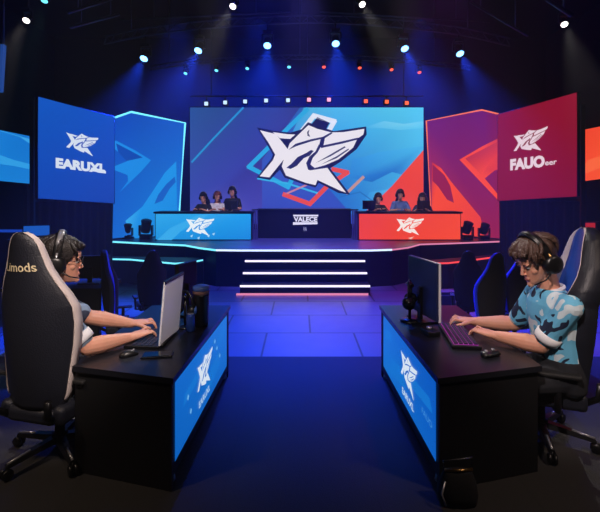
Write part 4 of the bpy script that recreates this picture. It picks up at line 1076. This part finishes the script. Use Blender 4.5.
# keyboard, right
kr = thing('keyboard', 'black mechanical keyboard with purple glowing keys on the right desk', 'keyboard', (1.19, 3.16, DT), math.radians(-8))
MB().box((0, 0, 0.014), (0.2, 0.52, 0.026), bev=0.006).build('keyboard_case', M['plastic'], kr)
MB().box((0, 0, 0.0275), (0.165, 0.48, 0.002)).build('glow_plate', mat('purple_backlight', rgb(30, 10, 40), 0.4, emit=rgb(210, 60, 200), strength=0.55), kr)
km = mat('dark_keycap', rgb(34, 30, 52), 0.4)
kk = MB()
for i in range(5):
    for j in range(15):
        kk.box((-0.066 + i * 0.033, -0.224 + j * 0.032, 0.034), (0.026, 0.026, 0.011), bev=0.003)
kk.build('keycaps', km, kr)
mouse('pale mouse under the far hand of the right player', (1.30, 3.47, DT), PI, M['silver'])
headset_stand('black headset stand at the far corner of the right desk', (0.93, 3.56, DT), 0.2, 1.08)
resting_headset('black headset hung on the stand on the right desk', (0.93, 3.56, DT + 0.315), -0.35, 1.1, M['plastic'])
ad = thing('audio_box', 'small black audio box with a silver dial on the right desk before the monitor', 'box', (1.0, 3.22, DT), 0.2)
MB().box((0, 0, 0.02), (0.1, 0.13, 0.04), bev=0.008).build('box_body', M['plastic'], ad)
MB().lathe([(.003, .04), (.022, .04), (.02, .055), (.003, .056)], (0.0, 0.02, 0), (0, 0, 1), 16).build('dial', M['silver'], ad)
gp = thing('game_pad', 'small black game pad by the near wrist of the right player', 'game pad', (1.26, 2.79, DT), 0.4)
MB().loft([[Vector((x, -.005 + w * math.cos(2 * PI * k / 14), h + h * .9 * math.sin(2 * PI * k / 14))) for k in range(14)] for x, w, h in ((-.07, .015, .012), (-.055, .035, .02), (0, .032, .016), (.055, .035, .02), (.07, .015, .012))]).build('pad_body', M['plastic'], gp)
for sg in (-1, 1): MB().lathe([(.003, .03), (.01, .03), (.012, .044), (.003, .046)], (sg * .03, 0, 0), (0, 0, 1), 10).build('thumb_stick', M['silver'], gp)

# bag on the floor at the right desk's near end
bg = thing('bag', 'black bag with bright clasp on the carpet by the right desk', 'bag', (0.895, 2.385, CT))
MB().loft([[Vector((a * math.copysign(abs(math.cos(2 * PI * k / 24)) ** .7, math.cos(2 * PI * k / 24)), b * math.copysign(abs(math.sin(2 * PI * k / 24)) ** .7, math.sin(2 * PI * k / 24)), z)) for k in range(24)] for z, a, b in ((0, .09, .04), (.008, .105, .055), (.06, .112, .06), (.13, .1, .048), (.17, .085, .03), (.19, .078, .018))]).build('bag_body', M['matte'], bg)
MB().tube([(-.08, 0, .19), (-.082, 0, .235), (.0, 0, .245), (.082, 0, .255), (.08, 0, .2)], .0045, 8).build('handle', M['chrome'], bg)
MB().tube([(-.078, -.012, .192), (0, -.024, .198), (.078, -.012, .196)], .008, 8).build('clasp', M['gold'], bg)
MB().tube([(-.09, -.07, .03), (-.11, -.06, .09), (-.085, -.045, .15)], .006, 8).build('strap', M['silver'], bg)

# ------------------------------------------------------------------ the six on stage
tiny = [((-2.33, 10.25), 'seated player in dark clothes with blurred headset at the far left of the blue booth', M['shirt_k'], M['hair'], 258, 0.0),
        ((-2.02, 10.28), 'seated player in white shirt behind the blue booth, middle of three', M['shirt_w'], M['hair_p'], 280, 0.02),
        ((-1.66, 10.38), 'taller player in black shirt behind the right end of the blue booth', M['shirt_k'], M['hair'], 268, 0.14),
        ((1.88, 10.2), 'player in dark jacket behind the orange booth, leftmost of three', M['shirt_k'], M['hair'], 275, -0.02),
        ((2.44, 10.28), 'player in blue shirt sitting upright behind the orange booth, middle of three', M['shirt_g'], M['hair'], 265, 0.07),
        ((2.98, 10.2), 'player in navy jacket bending down at the right of the orange booth', M['shirt_n'], M['hair'], 250, -0.02)]
for (x, y), lab, sh, hm, a, dz in tiny:
    z = SZ + 0.34 + dz; s = 0.8; r = math.radians(a)
    f = Vector((math.cos(r), math.sin(r), 0)); l = Vector((-f.y, f.x, 0)); p = Vector((x, y, 0))
    ws = [p + f * 0.30 + l * q + Vector((0, 0, max(BT + 0.03, 1.37))) for q in (-0.12, 0.12)]
    _, Hh = person('person', lab, (x, y, z), r, s, 0.95, math.radians(4), 0.0, math.radians(8), ws, sh, hm, 0.011, fringe=0.17, detail=False, group='players behind the stage booths', elbow_out=0.8, knee_fwd=0.3, foot_z=-(0.34 + dz))
    headset('headset worn by the ' + lab.split(' behind')[0].split(' at the')[0], Hh, 0.95, M['silver'], mic_side=1)
    chair('stage_chair', 'black chair holding the ' + lab.split(' behind')[0].split(' at the')[0], (x - f.x * .02, y - f.y * .02, SZ), r, 0.55, M['leather_d'], M['trim_dark'], M['trim_dark'], group='chairs behind the stage booths', seat_h=(0.33 + dz) / 0.55)
for x, y, lab in ((-1.62, 9.86, 'dark monitor back on the blue booth before the tall player'), (1.62, 9.86, 'dark monitor on the left end of the orange booth'), (2.9, 9.86, 'dark monitor on the right end of the orange booth')):
    monitor(lab, (x, y), PI / 2, 0.30, 0.2, scr_o, M['plastic'], M['plastic'], lift=0.05, base_d=0.12, z0=BT)

# ------------------------------------------------------------------ clutter at the sides
eq = thing('equipment_table', 'dark low table with gear behind the left player', 'table', (-2.75, 4.9, 0))
MB().box((-2.75, 4.9, 0.7), (1.1, 0.55, 0.04)).build('table_top', M['black'], eq, world=True)
for sx in (-.5, .5):
    for sy in (-.22, .22): MB().box((-2.75 + sx, 4.9 + sy, 0.34), (0.05, 0.05, 0.68)).build('leg', M['black'], eq, world=True)
MB().box((-2.75, 4.66, 0.36), (1.0, 0.02, 0.64)).build('dark_cover_panel', M['black'], eq, world=True)  # dark panel added to hide the bright floor behind the table
monitor('dark monitor on the side table behind the left player, left one', (-3.0, 4.9), math.radians(80), 0.42, 0.26, scr_o, M['plastic'], M['plastic'], z0=0.72)
monitor('dark monitor on the side table behind the left player, right one', (-2.45, 4.92), math.radians(100), 0.42, 0.26, scr_o, M['plastic'], M['plastic'], z0=0.72)
rk = thing('equipment_rack', 'black equipment rack below the blue banner', 'rack', (-3.98, 6.35, 0))
MB().box((-3.98, 6.35, 0.55), (0.6, 0.5, 1.1), bev=0.01).build('rack_case', M['black'], rk, world=True)
for z in (0.2, 0.42, 0.64, 0.86): MB().box((-3.98, 6.09, z), (0.5, 0.02, 0.17), bev=0.004).build('rack_unit', M['plastic'], rk, world=True)
mm = monitor('small monitor with blue picture on the equipment rack at left', (-3.98, 6.35), -PI / 2 + 0.45, 0.36, 0.18, mat('bright_blue_screen', rgb(8, 16, 40), 0.3, emit=rgb(24, 90, 190), strength=0.9), M['plastic'], M['plastic'], lift=0.02, base_d=0.14, z0=1.1)
for sx, xx0, xx1, yy, h, lab in ((-1, -7.3, -5.0, 8.0, 1.1, 'dark partition at far left with blue light strip on top'), (1, 4.75, 7.3, 7.9, 1.25, 'dark partition at far right carrying the red poster')):
    pt = thing('partition', lab, 'partition', ((xx0 + xx1) / 2, yy, 0))
    MB().box(((xx0 + xx1) / 2, yy, h / 2), (xx1 - xx0, 0.08, h)).build('panel', M['riser'] if sx < 0 else M['black'], pt, world=True)
    if sx < 0: MB().box(((xx0 + xx1) / 2, yy - 0.05, h - 0.03), (xx1 - xx0, 0.02, 0.05)).build('light_strip', mat('blue_strip', rgb(10, 20, 60), 0.4, emit=rgb(24, 70, 190), strength=0.8), pt, world=True)
po = thing('poster', 'small red poster with dark emblem on the partition at far right', 'poster', (5.42, 7.84, 0.8))
d = Disp((5.25, 7.85), (5.52, 7.85)); Wp = d.L
MB().box((5.385, 7.858, 1.02), (0.27, 0.006, 0.42)).build('board', M['black'], po, world=True)
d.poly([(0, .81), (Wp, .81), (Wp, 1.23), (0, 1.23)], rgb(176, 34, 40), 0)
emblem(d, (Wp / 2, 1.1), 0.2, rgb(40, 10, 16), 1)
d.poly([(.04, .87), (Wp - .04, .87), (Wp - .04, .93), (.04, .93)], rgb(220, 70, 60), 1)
d.build('print', M['display_desk'], po)  # poster print is made to glow, without any lamp
rc = thing('road_case', 'small grey road case on the floor before the right low platform', 'case', (2.28, 6.6, 0))
MB().box((2.28, 6.6, 0.13), (0.28, 0.24, 0.24), bev=0.01).build('case_body', mat('grey_case', rgb(70, 76, 90), 0.5), rc, world=True)
MB().box((2.28, 6.6, 0.2), (0.29, 0.25, 0.015)).build('case_edge', M['silver'], rc, world=True)
for sx in (-.09, .09): MB().lathe([(.003, -.012), (.018, -.012), (.018, .012), (.003, .012)], (2.28 + sx, 6.5, .018), (0, 1, 0), 12).build('wheel', M['plastic'], rc, world=True)

# ------------------------------------------------------------------ light of the hall and added lamps
def area(loc, target, col, power, sx, sy):
    l = bpy.data.lights.new('softlight', 'AREA'); l.shape = 'RECTANGLE'; l.size = sx; l.size_y = sy; l.energy = power; l.color = col
    o = bpy.data.objects.new('softlight', l); COL.objects.link(o); o.location = loc
    o.rotation_euler = (Vector(target) - Vector(loc)).to_track_quat('-Z', 'Y').to_euler(); return o
# unseen warm lamps added above the camera to brighten players and floor corners
spot((0.3, 0.0, 4.2), (-1.45, 3.0, 1.0), (1.0, 0.82, 0.74), 900, 20, 0.7, 0.12)
spot((-0.6, 0.0, 4.2), (1.55, 3.0, 1.0), (1.0, 0.82, 0.76), 720, 20, 0.7, 0.12)
spot((-3.2, 1.0, 4.0), (-1.8, 2.2, 0.0), (1.0, 0.75, 0.55), 200, 44, 0.9, 0.2)
spot((3.2, 1.0, 4.0), (1.8, 2.2, 0.0), (1.0, 0.75, 0.6), 200, 44, 0.9, 0.2)
# blue wash on the open floor and the stage, magenta wash from the right
spot((-0.5, 6.3, 6.2), (-0.3, 6.2, 0), (0.035, 0.045, 1.0), 1900, 54, 0.6, 0.2)
spot((2.2, 6.3, 6.2), (2.0, 6.2, 0), (0.5, 0.04, 0.8), 700, 50, 0.8, 0.2)
spot((0.1, 7.3, 6.3), (0.1, 9.0, SZ), (0.22, 0.18, 1.0), 2400, 40, 0.7, 0.2)
# unseen blue lamps added behind the arched truss to tint back wall and haze
for x in (-3.2, -1.1, 1.1, 3.2):
    spot((x, 10.8, 6.4), (x * 1.1, 12.9, 4.2), (0.01, 0.045, 1.0), 1300, 80, 0.9, 0.2)
spot((2.6, 4.2, 5.0), (1.2, 3.3, DH), (0.8, 0.1, 0.7), 90, 22, 0.9, 0.2)  # unseen lamp added to tint the right desktop magenta
spot((-2.6, 4.2, 5.0), (-1.1, 3.3, DH), (0.05, 0.35, 0.8), 90, 22, 0.9, 0.2)
# unseen narrow lamps added to brighten the two trios behind the booths
spot((-1.0, 4.6, 5.8), (-2.0, 10.2, 1.62), (1.0, 0.85, 0.95), 1700, 15, 0.6, 0.1)
spot((1.2, 4.6, 5.8), (2.42, 10.2, 1.62), (1.0, 0.85, 0.9), 1700, 15, 0.6, 0.1)
spot((-3.6, 4.6, 6.2), (-2.4, 4.6, 0.4), (0.05, 0.09, 1.0), 250, 46, 0.8, 0.3)
spot((3.6, 4.6, 6.2), (2.4, 4.6, 0.4), (0.12, 0.06, 1.0), 250, 46, 0.8, 0.3)

# the air of the hall: thin stage haze
w = bpy.data.worlds.new('world'); S.world = w; w.use_nodes = True
nt = w.node_tree; bgd = nt.nodes['Background']; bgd.inputs['Color'].default_value = (0.01, 0.012, 0.03, 1); bgd.inputs['Strength'].default_value = 0.3
HAZE = 0.009
if HAZE:
    vs = nt.nodes.new('ShaderNodeVolumeScatter'); vs.inputs['Density'].default_value = HAZE; vs.inputs['Anisotropy'].default_value = 0.2
    nt.links.new(vs.outputs['Volume'], nt.nodes['World Output'].inputs['Volume'])
